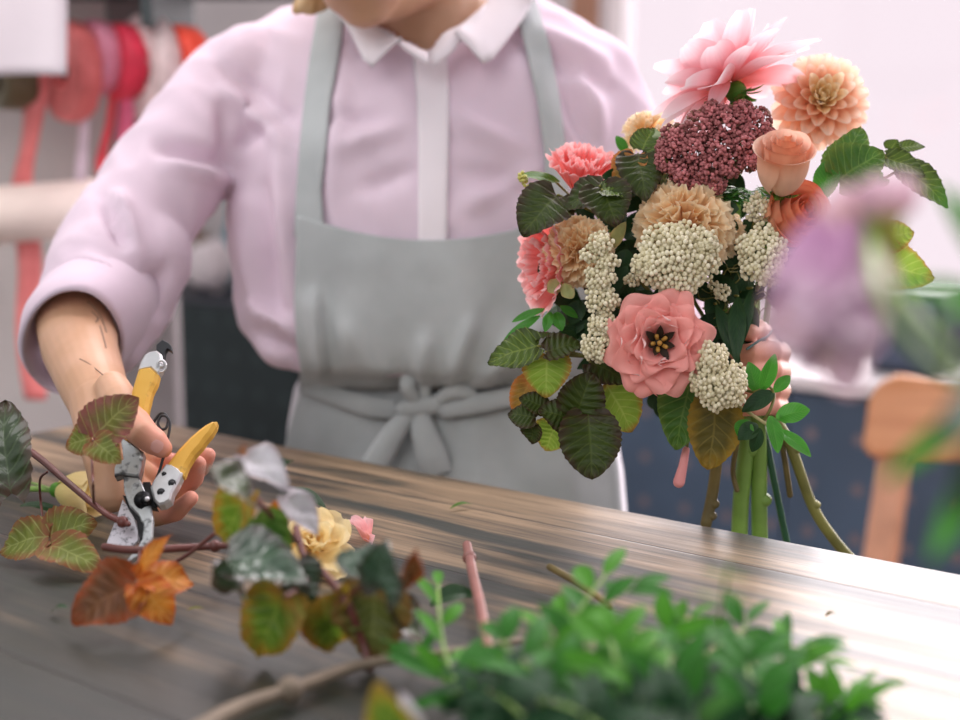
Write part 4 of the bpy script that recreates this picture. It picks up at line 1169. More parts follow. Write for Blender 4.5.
# --- white rice flower heads: hundreds of tiny buds each
def rice(label, blobs, d0, bump, rad_px, seed, dens=1.0):
    rad_px *= .74
    rnd = random.Random(seed)
    cx, cy = sum(b[0] for b in blobs) / len(blobs), sum(b[1] for b in blobs) / len(blobs)
    C = U(cx, cy, d0 + .012); f = flower('rice_flower', label, C)
    pts = []; mb = MB(); st = MB()
    for (bx_, by_, rx, ry) in blobs:
        want = int(rx * ry * PI / (rad_px * rad_px * 2.5) * dens); tries = 0; got = 0
        while got < want and tries < want * 30:
            tries += 1
            a = rnd.uniform(0, 2 * PI); r = math.sqrt(rnd.uniform(0, 1))
            wob = 1 + .08 * math.sin(a * 5 + seed)
            x_, y_ = bx_ + rx * r * wob * math.cos(a), by_ + ry * r * wob * math.sin(a)
            if any((x_ - p[0]) ** 2 + (y_ - p[1]) ** 2 < (rad_px * 1.55) ** 2 for p in pts): continue
            pts.append((x_, y_)); got += 1
            d = d0 - bump * math.sqrt(max(0, 1 - r * r)) + rnd.uniform(-.0022, .0022)
            P = U(x_, y_, d); rr = rad_px * d / FPX * rnd.uniform(.86, 1.16)
            out = ((P - C).normalized() * .6 - FW * .6).normalized()
            mb.ball(P, rr, 8, 6, (1, 1, 1.12), uv=(rnd.random(), .5))
            if rnd.random() < .5: st.tube([U(lerp(bx_, x_, .55), lerp(by_, y_, .55), d0 + .012), P], .0005, n=4, rnd=False)
    for (bx_, by_, rx, ry) in blobs:          # the flat under-layer of hidden buds
        for i in range(int(rx * ry * .35)):
            a = rnd.uniform(0, 2 * PI); r = math.sqrt(rnd.random()) * .9
            d = d0 - bump * math.sqrt(1 - r * r) + .0045
            mb.ball(U(bx_ + rx * r * math.cos(a), by_ + ry * r * math.sin(a), d), rad_px * d / FPX * .9, 6, 4, uv=(rnd.random() * .35, .5))
    obj('bud_head', mb, M_bead, f, kind='stuff', label='cream white buds')
    obj('stalks', st, M_stem_o, f, kind='stuff')
    stem_to(f, C, M_stem_o, .0018)
rice('largest white rice flower head, in the middle under the peach carnation', [(676, 259, 41, 38), (645, 266, 14, 12), (706, 246, 14, 16)], 1.03, .024, 3.4, 51)
rice('long string of white rice flower clusters down the left side', [(600, 244, 13, 12), (590, 254, 10, 9), (607, 262, 12, 9), (600, 278, 15, 13), (602, 300, 17, 15), (603, 324, 15, 13), (598, 346, 17, 16), (612, 352, 9, 9)], 1.025, .012, 2.9, 52, 1.25)
rice('round white rice flower head beside the blurred lilac flower', [(762, 254, 25, 29), (770, 272, 16, 14)], 1.04, .018, 3.2, 53)
rice('small white rice flower head tucked beneath the peach roses', [(757, 208, 13, 14)], 1.06, .010, 2.9, 54)
rice('lowest white rice flower head, hanging over the dark leaves', [(712, 360, 16, 18), (720, 384, 27, 27), (704, 376, 14, 18), (736, 382, 12, 14)], 1.015, .018, 3.1, 55, 1.1)
rice('tiny sprig of white rice flower left of the largest head', [(632, 280, 8, 6), (640, 272, 5, 4)], 1.045, .004, 2.6, 56)
rice('tiny sprig of white rice flower right of the open pink flower', [(722, 292, 8, 8), (714, 286, 6, 5)], 1.06, .004, 2.6, 57)

# --- burgundy sedum head
UMB = [(676, 140, 17), (700, 126, 16), (728, 122, 17), (756, 122, 16), (668, 160, 13), (694, 150, 17), (720, 146, 16), (744, 142, 15), (766, 136, 10), (684, 172, 15), (708, 168, 16), (730, 164, 14), (750, 160, 11), (698, 186, 12), (716, 184, 10), (742, 112, 12), (712, 112, 11), (665, 148, 9)]
rnd = random.Random(60); C = U(704, 150, 1.09); f = flower('sedum', 'burgundy sedum head between the dahlias', C)
for nm, m, cnt, sh_ in (('floret_head', M_sedum, 1900, 0.0), ('floret_underside', M_sedum2, 1700, .010)):
    mb = MB()
    for i in range(cnt):
        a = rnd.uniform(0, 2 * PI); r = math.sqrt(rnd.random())
        ux, uy, ur = UMB[i % len(UMB)]
        px_, py_ = ux + ur * r * math.cos(a), uy + ur * r * math.sin(a)
        g = math.sqrt(max(0, 1 - r * r)) * .8 + .1
        q_ = 1 - ((ux - 710) / 78) ** 2 - ((uy - 150) / 62) ** 2
        d = 1.078 - .030 * math.sqrt(max(0, q_)) - ur * 1.0 * g / FPX + sh_ + rnd.uniform(-.003, .003)
        P = U(px_, py_, d); s_ = rnd.uniform(.0011, .0019)
        n_ = (D(rnd.uniform(-.7, .7), rnd.uniform(-.1, 1), rnd.uniform(.2, 1)))
        o_ = n_.orthogonal().normalized(); o2 = n_.cross(o_)
        ringp = [P + (o_ * math.cos(q * PI / 2.5) + o2 * math.sin(q * PI / 2.5)) * (s_ * (1.25 if q % 1 == 0 else .5)) + n_ * s_ * .4 for q in range(5)]
        uvq = (clamp(.9 * g * g + .5 * rnd.random() - .15), .5)
        mb.add([P - n_ * s_ * 1.6] + ringp + [P + n_ * s_ * .9], [(0, (q + 1) % 5 + 1, q + 1) for q in range(5)] + [(6, q + 1, (q + 1) % 5 + 1) for q in range(5)], [uvq] * 7)
    obj(nm, mb, m, f, kind='stuff')
mb = MB()
for i in range(34):
    a = rnd.uniform(0, 2 * PI); r = rnd.uniform(.2, .9)
    mb.tube([U(706, 196, 1.115), U(706 + 26 * r * math.cos(a), 172 + 14 * r * math.sin(a), 1.10), U(706 + 50 * r * math.cos(a), 152 + 38 * r * math.sin(a), 1.075)], [.0012, .0009, .0006], n=5)
obj('stalks', mb, M_stem_b, f, kind='stuff'); stem_to(f, U(706, 194, 1.115), M_stem_g, .003)

# --- leaves (base px, tip px, depth at base / tip, width px, material, normal)
def lf(b, t, w, m, nrm, shape='rasp', label=None, pet=True, hub=None, **k):
    w *= 1.22 if shape == 'rasp' else 1.0
    kk = dict(fold=.14, arch=.07, quilt=.055, serr=.10, lobe=.12, ns=26, nu=16, wav=.03, ph=b[0] * .37)
    kk.update(k)
    mb = MB(); leaf(mb, U(*b), U(*t), D(*nrm), w * b[2] / FPX, shape, **kk)
    o = obj('leaf', mb, m, bq, label=label)
    if pet:
        h = hub or (lerp(b[0], 668, .35), lerp(b[1], 290, .35), 1.12)
        p = obj('petiole', MB().tube(spline([U(*h), U(lerp(h[0], b[0], .6), lerp(h[1], b[1], .6), lerp(h[2], b[2], .4)), U(*b)], 4), .0011, n=6), M_stem_o, o)
    return o
dk = 'dark green bramble leaf'
lf((588, 414, 1.04), (592, 480, 1.02), 64, L_dark, (.0, .2, 1), 'round', label='large dark leaf hanging lowest at the left', hub=(615, 388, 1.07))
lf((574, 420, 1.045), (592, 372, 1.04), 48, L_dark, (.05, .2, 1), 'round', label='dark round leaf above the lowest dark leaf', hub=(615, 398, 1.07))
lf((547, 354, 1.055), (546, 398, 1.05), 42, L_lime, (-.1, .1, 1), label='bright lime leaf edged with orange', hub=(600, 358, 1.09))
lf((538, 346, 1.055), (488, 364, 1.065), 40, L_olive, (-.25, .6, .8), label='green leaf yellowing at the tip', hub=(600, 358, 1.09))
lf((546, 352, 1.05), (584, 345, 1.05), 36, L_dark, (.1, .8, .6), hub=(600, 358, 1.09))
lf((530, 342, 1.07), (556, 336, 1.06), 22, L_dark, (.0, .9, .4), pet=False)
lf((606, 384, 1.06), (632, 432, 1.065), 48, L_lime, (.15, .15, 1), label='lime leaf behind the dark leaves', hub=(628, 375, 1.09))
lf((590, 362, 1.055), (628, 384, 1.05), 36, L_dark, (.1, .6, .8), hub=(628, 362, 1.09))
lf((572, 420, 1.045), (538, 410, 1.04), 34, L_dark, (-.1, .5, .9), hub=(600, 410, 1.07))
lf((545, 408, 1.05), (519, 398, 1.05), 24, L_dark, (-.3, .6, .7), pet=False)
lf((536, 418, 1.05), (508, 414, 1.06), 26, L_dark, (-.3, .5, .8), pet=False)
lf((534, 424, 1.05), (532, 444, 1.055), 24, L_dark, (-.6, .1, .8), pet=False)
lf((530, 380, 1.08), (516, 418, 1.085), 26, L_orange, (-.4, .1, .9), pet=False, label='orange edged leaf')
lf((556, 424, 1.07), (546, 451, 1.075), 34, L_lime, (-.2, .3, .9), pet=False)
lf((558, 197, 1.06), (524, 238, 1.05), 50, L_dark, (-.25, .35, .9), label='glossy dark leaf at the left of the pink frilled flower', hub=(600, 215, 1.10), coat=None) if False else lf((558, 195, 1.06), (522, 236, 1.045), 50, L_dark, (-.25, .35, .9), label='glossy dark leaf below the bud at the left', hub=(600, 215, 1.10))
lf((604, 186, 1.05), (564, 212, 1.05), 34, L_dark, (-.1, .7, .7), hub=(640, 205, 1.09))
lf((600, 186, 1.045), (617, 226, 1.025), 46, L_dark, (-.05, .55, .85), label='dark leaf over the left peach carnation', hub=(640, 205, 1.09))
lf((602, 190, 1.04), (630, 196, 1.04), 28, L_olive, (.1, .8, .6), hub=(640, 205, 1.09))
lf((638, 154, 1.075), (646, 202, 1.045), 42, L_dark, (-.1, .3, .95), label='dark leaf left of the sedum', hub=(660, 200, 1.10))
lf((636, 155, 1.075), (616, 186, 1.065), 30, L_orange, (-.4, .2, .9), label='orange and olive leaf', hub=(660, 200, 1.10))
lf((642, 150, 1.075), (654, 128, 1.085), 28, L_olive, (-.2, .3, .9), pet=False)
lf((652, 138, 1.08), (664, 190, 1.06), 24, L_olive, (.85, .1, -.5), pet=False, label='leaf turned to its pale underside')
lf((626, 152, 1.13), (616, 136, 1.13), 11, L_gloss, (0, .2, 1), 'oval', pet=False, quilt=0, serr=0)
lf((556, 182, 1.09), (520, 176, 1.085), 20, L_green, (-.1, .8, .6), 'oval', serr=0, quilt=0, label='green bud leaf')
lf((840, 176, 1.075), (862, 128, 1.085), 40, L_green, (-.5, .35, .8), label='dark green leaf behind the big green leaf', hub=(800, 230, 1.11))
lf((838, 180, 1.065), (884, 152, 1.055), 52, L_green, (-.05, .35, .9), label='big green leaf right of the peach rose', hub=(800, 235, 1.11))
lf((822, 196, 1.07), (832, 158, 1.07), 26, L_gloss, (-.2, .2, .9), 'oval', hub=(800, 235, 1.11), quilt=0)
for b, t, w, m, lb in (((886, 158, 1.09), (925, 176, 1.085), 26, L_olive, None), ((890, 150, 1.095), (898, 140, 1.095), 16, L_olive, None), ((902, 168, 1.09), (948, 208, 1.085), 34, L_olive, 'ribbed olive leaf at the far right tip'), ((884, 178, 1.09), (866, 190, 1.09), 18, L_gloss, None), ((900, 148, 1.095), (925, 147, 1.10), 14, L_olive, None)):
    lf(b, t, w, m, (.0, .55, .8), hub=(850, 200, 1.11), label=lb)
lf((872, 262, 1.10), (934, 280, 1.095), 44, L_lime, (.1, .2, 1), label='lime leaf behind the blurred flower stem', hub=(800, 260, 1.12))
lf((880, 240, 1.10), (914, 232, 1.10), 30, L_lime, (.2, .3, 1), hub=(800, 260, 1.12))
lf((690, 384, 1.05), (676, 450, 1.055), 46, L_green, (-.35, .05, .95), label='smooth green leaf hanging down beneath the open pink flower', hub=(690, 360, 1.09), serr=.05)
lf((716, 396, 1.045), (708, 470, 1.035), 56, L_bronze, (.1, .10, 1), 'round', label='bronze ribbed leaf hanging lowest in the middle', hub=(700, 360, 1.09), quilt=.05)
# long strap leaves and small glossy leaves at the lower right
for b, t, w in (((722, 318, 1.09), (708, 350, 1.07), 14), ((738, 296, 1.06), (736, 368, 1.035), 18), ((716, 304, 1.06), (742, 372, 1.04), 15), ((752, 288, 1.06), (741, 350, 1.045), 12)):
    lf(b, t, w, L_deep, (-.2, .2, 1), 'lance', serr=0, quilt=0, lobe=0)
tw = [(724, 380, 1.06), (752, 392, 1.035), (768, 386, 1.03), (774, 396, 1.03), (770, 410, 1.025), (764, 420, 1.03)]
obj('twig', MB().tube(spline([U(*p) for p in tw], 5), .0012, n=6), M_stem_o, bq)
tw2 = [(730, 400, 1.05), (748, 412, 1.03), (766, 424, 1.02)]
obj('twig', MB().tube(spline([U(*p) for p in tw2], 5), .0014, n=6), simple('pale_twig', c(170, 160, 110), .5), bq)
for b, t, w, m in (((762, 390, 1.03), (775, 354, 1.02), 16, L_gloss), ((756, 392, 1.035), (748, 362, 1.035), 20, L_gloss), ((774, 392, 1.03), (790, 376, 1.035), 13, L_gloss), ((774, 392, 1.03), (742, 412, 1.025), 18, L_deep),
                   ((776, 418, 1.02), (810, 410, 1.015), 22, L_gloss), ((778, 430, 1.02), (811, 457, 1.01), 15, L_gloss), ((770, 416, 1.02), (778, 453, 1.01), 17, L_gloss), ((757, 424, 1.03), (738, 440, 1.025), 18, L_deep), ((748, 420, 1.03), (739, 438, 1.03), 20, L_gloss), ((760, 428, 1.025), (752, 452, 1.03), 14, L_deep), ((780, 414, 1.02), (786, 424, 1.02), 8, L_gloss)):
    lf(b, t, w, m, (.1, .45, .85), 'oval', pet=False, serr=0, quilt=0, lobe=0, fold=.22)
for b, t, w in (((545, 309, 1.08), (512, 322, 1.085), 9), ((540, 316, 1.08), (503, 342, 1.08), 10), ((551, 312, 1.075), (545, 332, 1.07), 11), ((556, 312, 1.075), (562, 331, 1.07), 13), ((560, 306, 1.075), (578, 318, 1.075), 9), ((580, 300, 1.08), (572, 324, 1.08), 20)):
    lf(b, t, w, L_gloss if w < 20 else L_deep, (-.1, .4, .9), 'oval', pet=False, serr=0, quilt=0, lobe=0)
for b, t, w in (((612, 246, 1.07), (626, 222, 1.055), 14), ((560, 282, 1.06), (548, 292, 1.06), 16), ((572, 288, 1.05), (562, 296, 1.05), 18)):
    lf(b, t, w, L_pale, (-.2, .1, 1), 'oval', pet=False, serr=0, quilt=0, label='pale sepal')
mb = MB(); rnd = random.Random(71)
for i in range(26):
    mb.ball(U(525 + rnd.uniform(-6, 6), 179 + rnd.uniform(-7, 7), 1.085 + rnd.uniform(-.004, .004)), .0016, 6, 5, uv=(rnd.random(), .5))
obj('bud', mb, simple('yellow_bud', c(206, 200, 110), .5), bq, label='tiny yellow bud cluster')
# fern-like filler below the sedum, and dark leaves that fill the inside
mb = MB(); rnd = random.Random(72)
for i in range(90):
    a = rnd.uniform(PI * .75, PI * 2.1); b = (740 + rnd.uniform(-14, 18), 196 + rnd.uniform(-6, 6), 1.07)
    leaf(mb, U(*b), U(b[0] + math.cos(a) * rnd.uniform(10, 24), b[1] - math.sin(a) * rnd.uniform(3, 10), b[2] - rnd.uniform(0, .02)), D(rnd.uniform(-.5, .5), 1, .5), 4 / FPX, 'lance', ns=6, nu=2)
obj('fern_filler', mb, L_gloss, bq, kind='stuff')
mb = MB()
for i in range(300):
    a = rnd.uniform(0, 2 * PI); r = math.sqrt(rnd.random())
    px_, py_ = 672 + 128 * r * math.cos(a), 282 + 118 * r * math.sin(a)
    if py_ > 385 and px_ < 640: continue
    if py_ > 290 and px_ > 742: continue
    d = 1.115 + rnd.uniform(-.02, .05) - .035 * math.sqrt(1 - r * r)
    a2 = rnd.uniform(0, 2 * PI); l = rnd.uniform(20, 42)
    if r > .8: l *= .6
    leaf(mb, U(px_, py_, d), U(px_ + l * math.cos(a2), py_ + l * math.sin(a2), d + rnd.uniform(-.02, .02)), D(rnd.uniform(-.6, .6), rnd.uniform(-.2, .8), 1), rnd.uniform(14, 26) / FPX, 'oval', ns=10, nu=6)
obj('inner_foliage', mb, L_deep, bq, kind='stuff')
mb = MB()
for i in range(70):
    px_, py_ = rnd.uniform(706, 760), rnd.uniform(270, 330); d = 1.085 + rnd.uniform(-.02, .02); a2 = rnd.uniform(0, 2 * PI)
    mb.tube(spline([U(px_, py_, d), U(px_ + 8 * math.cos(a2), py_ + 6 * math.sin(a2), d - .004), U(px_ + 14 * math.cos(a2 + .6), py_ + 12 * math.sin(a2 + .6), d)], 3), .0005, n=4)
obj('wiry_filler', mb, M_stem_o, bq, kind='stuff')
# --- the bound stems below the hand
def bstem(pts, r, m, label=None, nodes=()):
    P = spline([U(*p) for p in pts], 6); mb = MB(); mb.tube(P, [r * q for q in np.interp(np.linspace(0, 1, len(P)), np.linspace(0, 1, len(pts)), [1] * len(pts))], n=10)
    for t in nodes: mb.ball(P[int(t * (len(P) - 1))] + RT * r * .5, r * 1.15, 8, 6, (1, 1, .8))
    obj('cut_stem', mb, m, bq, label=label)
bstem([(742, 350, 1.10), (746, 400, 1.115), (746, 450, 1.12), (741, 500, 1.125), (739, 545, 1.13)], .0070, M_stem_g, 'thick light green cut stem', (.5,))
bstem([(752, 350, 1.10), (756, 400, 1.112), (759, 450, 1.12), (759, 500, 1.125), (760, 548, 1.13)], .0068, M_stem_g, 'thick light green cut stem', (.75,))
bstem([(752, 350, 1.11), (757, 400, 1.12), (766, 440, 1.12), (778, 500, 1.125), (788, 548, 1.13)], .0030, M_stem_d, 'thin dark green cut stem')
bstem([(748, 360, 1.11), (768, 400, 1.115), (781, 440, 1.115), (790, 495, 1.12)], .0026, M_stem_b)
bstem([(744, 350, 1.11), (762, 400, 1.11), (788, 440, 1.11), (812, 505, 1.115), (836, 542, 1.12), (858, 566, 1.12)], .0046, M_stem_o, 'thick olive cut stem slanting right', (.45, .62))
bstem([(740, 350, 1.09), (732, 400, 1.10), (720, 440, 1.10), (713, 490, 1.11), (706, 524, 1.11)], .0048, M_stem_b, 'brown cut stem slanting left', (.85, .95))
bstem([(738, 360, 1.09), (738, 430, 1.10), (733, 470, 1.11), (737, 490, 1.11)], .0022, M_stem_b)
bstem([(700, 400, 1.07), (690, 430, 1.065), (686, 455, 1.065)], .0013, M_stem_o)
mb = MB(); mb.tube([U(686, 450, 1.065), U(683, 466, 1.065), U(679, 482, 1.065)], [.003, .0036, .0048], n=10)
obj('bud', mb, simple('pink_bud', c(226, 150, 150), .5, var=.15), bq, label='drooping pink bud')
mb = MB(); mb.tube(spline([U(747, 349, 1.06), U(757, 342, 1.062), U(768, 336, 1.07), U(775, 330, 1.09), U(782, 344, 1.10)], 5), .0010, n=6)
obj('twine', mb, simple('blue_green_twine', c(90, 120, 120), .6), bq)
# ================================================================== pruning shears in the hand
def TD(py): return .958 + (565 - py) * .00042           # the tool leans away from the camera towards its handles
def S(px, py, o=0.0): return U(px, py, TD(py) + o)
M_steel = NT('worn_steel'); co = M_steel.coord(); n1_ = M_steel.noise(co, 160, 5); n2_ = M_steel.noise(co, 900, 2)
M_steel.set(col=M_steel.mix(M_steel.rng(n1_, .48, .66), c(182, 186, 188), c(100, 102, 104)), metal=.7, rough=M_steel.rng(n1_, .3, .7, .28, .5)); M_steel.bump(n2_, .15, .0004); M_steel = M_steel.m
M_blade = NT('scuffed_blade'); co = M_blade.coord(); n1_ = M_blade.noise(co, 260, 6, .7)
M_blade.set(col=M_blade.mix(M_blade.rng(n1_, .52, .64), c(206, 202, 210), c(120, 118, 124)), metal=.5, rough=.3); M_blade = M_blade.m
M_alu = simple('brushed_aluminium', c(206, 206, 208), .32, .7, var=.08, scale=90)
M_dsteel = simple('dark_oiled_steel', c(46, 46, 48), .35, .8, var=.3, scale=120)
M_grip = NT('yellow_grip'); co = M_grip.coord()
M_grip.set(col=M_grip.mix(M_grip.rng(M_grip.noise(co, 120, 4), .58, .75), M_grip.mix(M_grip.rng(M_grip.noise(co, 24, 3), .3, .7), c(214, 160, 54), c(222, 176, 80)), c(140, 104, 52)), rough=.45, spec=.4); M_grip = M_grip.m
M_blk = simple('black_plastic', c(34, 36, 40), .4)
ps = thing('pruning_shears', 'pruning shears with yellow handles and steel blades in the right hand', 'pruning shears', S(140, 560))
def plate(name, pts, th, bev, m, parent, o=0.0, label=None):
    k = []
    return obj(name, MB().prism([S(x, y, o) for x, y in pts], th, bev, 0), m, parent, label=label, smooth=False)
uh = node('handle', ps, S(150, 420), label='upper yellow handle with a silver end')
plate('grip', [(133, 394), (136, 384), (140, 371), (152, 369), (160, 377), (158, 385), (153, 395), (150, 408), (147, 424), (143, 445), (126, 445), (130, 420), (132, 405)], .0060, .0028, M_grip, uh)
plate('end_cap', [(139, 373), (142, 364), (146, 357), (151, 354), (158, 353), (163, 357), (164, 364), (163, 372), (159, 377), (152, 371)], .0052, .0016, M_alu, uh)
mb = MB(); cc = S(161.5, 366, -.0062); rw = []
for k in range(20):
    a = 2 * PI * k / 20; rw.append(cc + (RT * math.cos(a) * .95 + UP * math.sin(a) * 1.25) * (4.6 * TD(366) / FPX))
mb.tube(rw + [rw[0], rw[1]], .0011, n=8, rnd=False); mb.ball(cc, .0021, 10, 8)
obj('ring', mb, M_alu, uh)
plate('catch', [(157, 360), (157, 346), (163, 341), (169, 344), (172, 347), (173, 353), (168, 350), (166, 353), (165, 360)], .0028, .0006, M_blk, uh, .002, label='black catch')
ma = node('counter_blade', ps, S(140, 505), label='speckled steel hook and arm')
plate('arm', [(122, 440), (134, 447), (145, 455), (143, 468), (140, 479), (131, 478), (122, 477), (116, 479), (116, 471), (118, 466), (125, 462)], .0056, .0012, M_steel, ma, -.001)
plate('hook', [(124, 478), (140, 479), (145, 490), (151, 505), (154, 521), (153, 538), (148, 549), (140, 557), (126, 566), (124, 564), (135, 553), (143, 540), (144, 527), (139, 516), (130, 507), (125, 493)], .0028, .0009, M_steel, ma, -.0015)
mb = MB(); mb.tube([S(141.5, 458.5, -.0075), S(141.5, 458.5, -.0058)], .0020, n=12); obj('rivet', mb, M_alu, ma)
lh_ = node('handle', ps, S(180, 470), label='lower yellow handle with a silver collar')
plate('grip', [(166, 470), (172, 462), (180, 452), (190, 441), (199, 433), (207, 427), (213, 424), (218, 424), (217, 429), (213, 436), (207, 443), (203, 449), (195, 458), (189, 468), (185, 478), (176, 482)], .0062, .0028, M_grip, lh_)
plate('grip_shadow_side', [(168, 466), (180, 450), (192, 438), (200, 431), (207, 426), (202, 434), (194, 444), (186, 456), (176, 468)], .0030, .0010, simple('shaded_yellow_edge', c(172, 128, 60), .5), lh_, .0062)  # darker yellow painted in for the shadow side of the grip
plate('collar', [(152, 490), (155, 483), (161, 475), (167, 467), (173, 467), (180, 471), (184, 476), (180, 485), (174, 495), (172, 503), (166, 507), (160, 508), (155, 503)], .0060, .0016, M_alu, lh_, -.001)
for (x, y, r, m) in ((161, 492, 3.9, M_blk), (172, 483, 3.9, M_blk), (164, 474, 2.4, M_dsteel)):
    mb = MB(); mb.tube([S(x, y, -.0082), S(x, y, -.0062)], r * TD(y) / FPX, n=18, rnd=False); mb.ball(S(x, y, -.0082), r * .6 * TD(y) / FPX, 10, 6); obj('rivet', mb, m, lh_)
plate('pivot_arm', [(144, 484), (151, 484), (154, 492), (156, 503), (158, 510), (152, 509), (146, 503), (142, 495)], .0045, .001, M_dsteel, lh_, .001)
plate('blade', [(123, 500), (130, 509), (135, 518), (139, 531), (139, 541), (133, 547), (106, 547), (108, 540), (113, 528), (118, 516)], .0016, .0006, M_blade, ps, .0045, label='pale cutting blade')
plate('blade_spine', [(123, 496), (128, 497), (138, 512), (143, 522), (145, 534), (141, 545), (139, 536), (137, 522), (129, 510)], .0018, .0005, M_dsteel, ps, .0018)
mb = MB(); mb.tube([S(143, 500, -.0075), S(143, 500, -.003)], 9.0 * TD(500) / FPX, n=20, rnd=False)
mb.tube([S(147, 499, -.0125), S(145, 500, -.007)], 4.6 * TD(500) / FPX, n=14, rnd=False)
obj('pivot_bolt', mb, M_dsteel, ps)
mb = MB(); mb.tube([S(147, 499, -.0128), S(147, 499, -.0118)], 2.6 * TD(500) / FPX, n=12); obj('bolt_tip', mb, M_alu, ps)
sp = [(151, 428, .004), (155, 420, .003), (160, 414, .002), (165, 414, 0), (168, 420, -.001), (166, 428, -.002), (161, 429, -.003), (158, 423, -.004), (161, 416, -.005), (167, 417, -.006), (170, 424, -.006), (168, 438, -.005), (164, 455, -.004), (159, 472, -.003), (154, 484, -.002)]
mb = MB(); mb.tube(spline([S(*p) for p in sp], 5), .0011, n=8); obj('spring', mb, M_blk, ps, label='black wire spring')

# ================================================================== cuttings on the table
B_green = leafmat('bramble_green_rust', c(112, 122, 48), c(142, 86, 56), c(160, 168, 100), c(150, 160, 110), e0=.4, trans=.2, freq=6)
B_rose = leafmat('bramble_rust_edge', c(106, 108, 46), c(136, 78, 72), c(156, 156, 92), c(160, 150, 110), e0=.15, trans=.18, freq=7)
B_orange = leafmat('bramble_orange', c(206, 132, 44), c(186, 92, 36), c(232, 176, 90), c(200, 130, 60), e0=.3, trans=.3, freq=5)
B_rust = leafmat('bramble_rust', c(104, 66, 38), c(150, 72, 34), c(134, 94, 62), c(160, 110, 70), e0=.4, trans=.18, freq=6)
B_dark = leafmat('bramble_dark_shine', c(54, 72, 40), c(84, 62, 50), c(88, 106, 70), c(130, 140, 128), e0=.5, rough=.18, trans=.06, spec=.8, freq=6)
B_grey = leafmat('bramble_grey_sheen', c(62, 88, 66), c(70, 62, 54), c(96, 120, 100), c(150, 160, 156), e0=.55, rough=.16, trans=.06, spec=1.0, freq=6)
B_silver = leafmat('bramble_silver_underside', c(206, 204, 210), c(180, 168, 176), c(170, 178, 168), c(120, 140, 90), e0=.6, trans=.2, freq=6)
B_bron = leafmat('bramble_bronze_green', c(88, 96, 44), c(132, 96, 52), c(126, 134, 80), c(150, 150, 110), e0=.4, trans=.15, freq=9)
B_yg = leafmat('bramble_yellow_green', c(92, 124, 36), c(156, 118, 42), c(134, 152, 66), c(150, 160, 90), e0=.28, trans=.3, freq=6)
M_red = simple('red_brown_stem', c(98, 52, 46), .4, var=.2, scale=40, spec=.5)
M_redl = simple('pink_brown_stem', c(146, 98, 90), .4, var=.15, scale=40, spec=.5)
M_cutend = simple('cut_wood_end', c(206, 176, 126), .7)
M_twig = simple('grey_brown_twig', c(124, 110, 94), .6, var=.25, scale=30, bump=.2)
def Tp(x, y, h): return T(x, y, h)
def lfT(parent, b, t, w, m, nrm, shape='rasp', label=None, **k):
    """leaf on the table: base and tip are (px, py, height above the table)"""
    kk = dict(fold=.16, arch=.10, quilt=.04, serr=.11, lobe=.12, ns=24, nu=16, wav=.04, ph=b[0] * .31)
    kk.update(k); B, E = Tp(*b), Tp(*t)
    d = (proj(B)[2] + proj(E)[2]) / 2
    mb = MB(); leaf(mb, B, E, D(*nrm), w * d / FPX * (1.12 if shape == 'rasp' else 1), shape, **kk)
    for v in mb.v: v.z = max(v.z, TZ + .0012)
    return obj('leaf', mb, m, parent, label=label)
def stemT(parent, pts, r, m, name='stem', nodes=(), end=None, label=None):
    P = spline([Tp(*p) for p in pts], 6)
    for q in P: q.z = max(q.z, TZ + (r if not hasattr(r, '__len__') else max(r)) + .0006)
    rr = r if not hasattr(r, '__len__') else list(np.interp(np.linspace(0, 1, len(P)), np.linspace(0, 1, len(r)), r))
    mb = MB(); mb.tube(P, rr, n=10)
    r0 = rr if not hasattr(rr, '__len__') else rr[0]
    for t in nodes: mb.ball(P[int(t * (len(P) - 1))], r0 * 1.5, 8, 6)
    o = obj(name, mb, m, parent, label=label)
    return o

# (1) bramble sprig lying left of the hand
a = thing('bramble_sprig', 'bramble sprig with a red stem and rust-edged leaves, left of the shears', 'sprig', T(60, 500))
stemT(a, [(-30, 420, .085), (28, 450, .07), (66, 481, .055), (105, 513, .04), (128, 524, .035)], [.0030, .0028, .0026, .0024, .0022], M_red, nodes=(.95,))
o = stemT(a, [(94, 505, .04), (93, 485, .075), (92, 458, .080), (93, 441, .095)], .0010, M_red, 'petiole')
lfT(a, (93, 438, .097), (139, 398, .125), 52, B_rose, (-.12, .22, .97), label='large rust-edged leaf in front of the wrist')
lfT(a, (92, 438, .097), (66, 447, .090), 32, B_green, (-.35, .3, .9))
lfT(a, (94, 441, .096), (121, 464, .082), 32, B_green, (.2, .3, .9))
stemT(a, [(47, 472, .06), (40, 480, .045), (41, 505, .02), (45, 532, .012)], .0010, M_red, 'petiole')
lfT(a, (48, 536, .020), (0, 552, .006), 46, B_green, (-.1, .6, .8))
lfT(a, (49, 538, .018), (97, 522, .03), 50, B_green, (.0, .5, .85), label='pale green leaf below the cream rose')
lfT(a, (50, 546, .018), (102, 572, .006), 44, B_green, (.05, .75, .65), label='golden green leaf nearest the blade')
lfT(a, (12, 494, .055), (6, 400, .12), 60, B_dark, (-.1, .25, .95), 'round', label='dark leaf at the left edge')

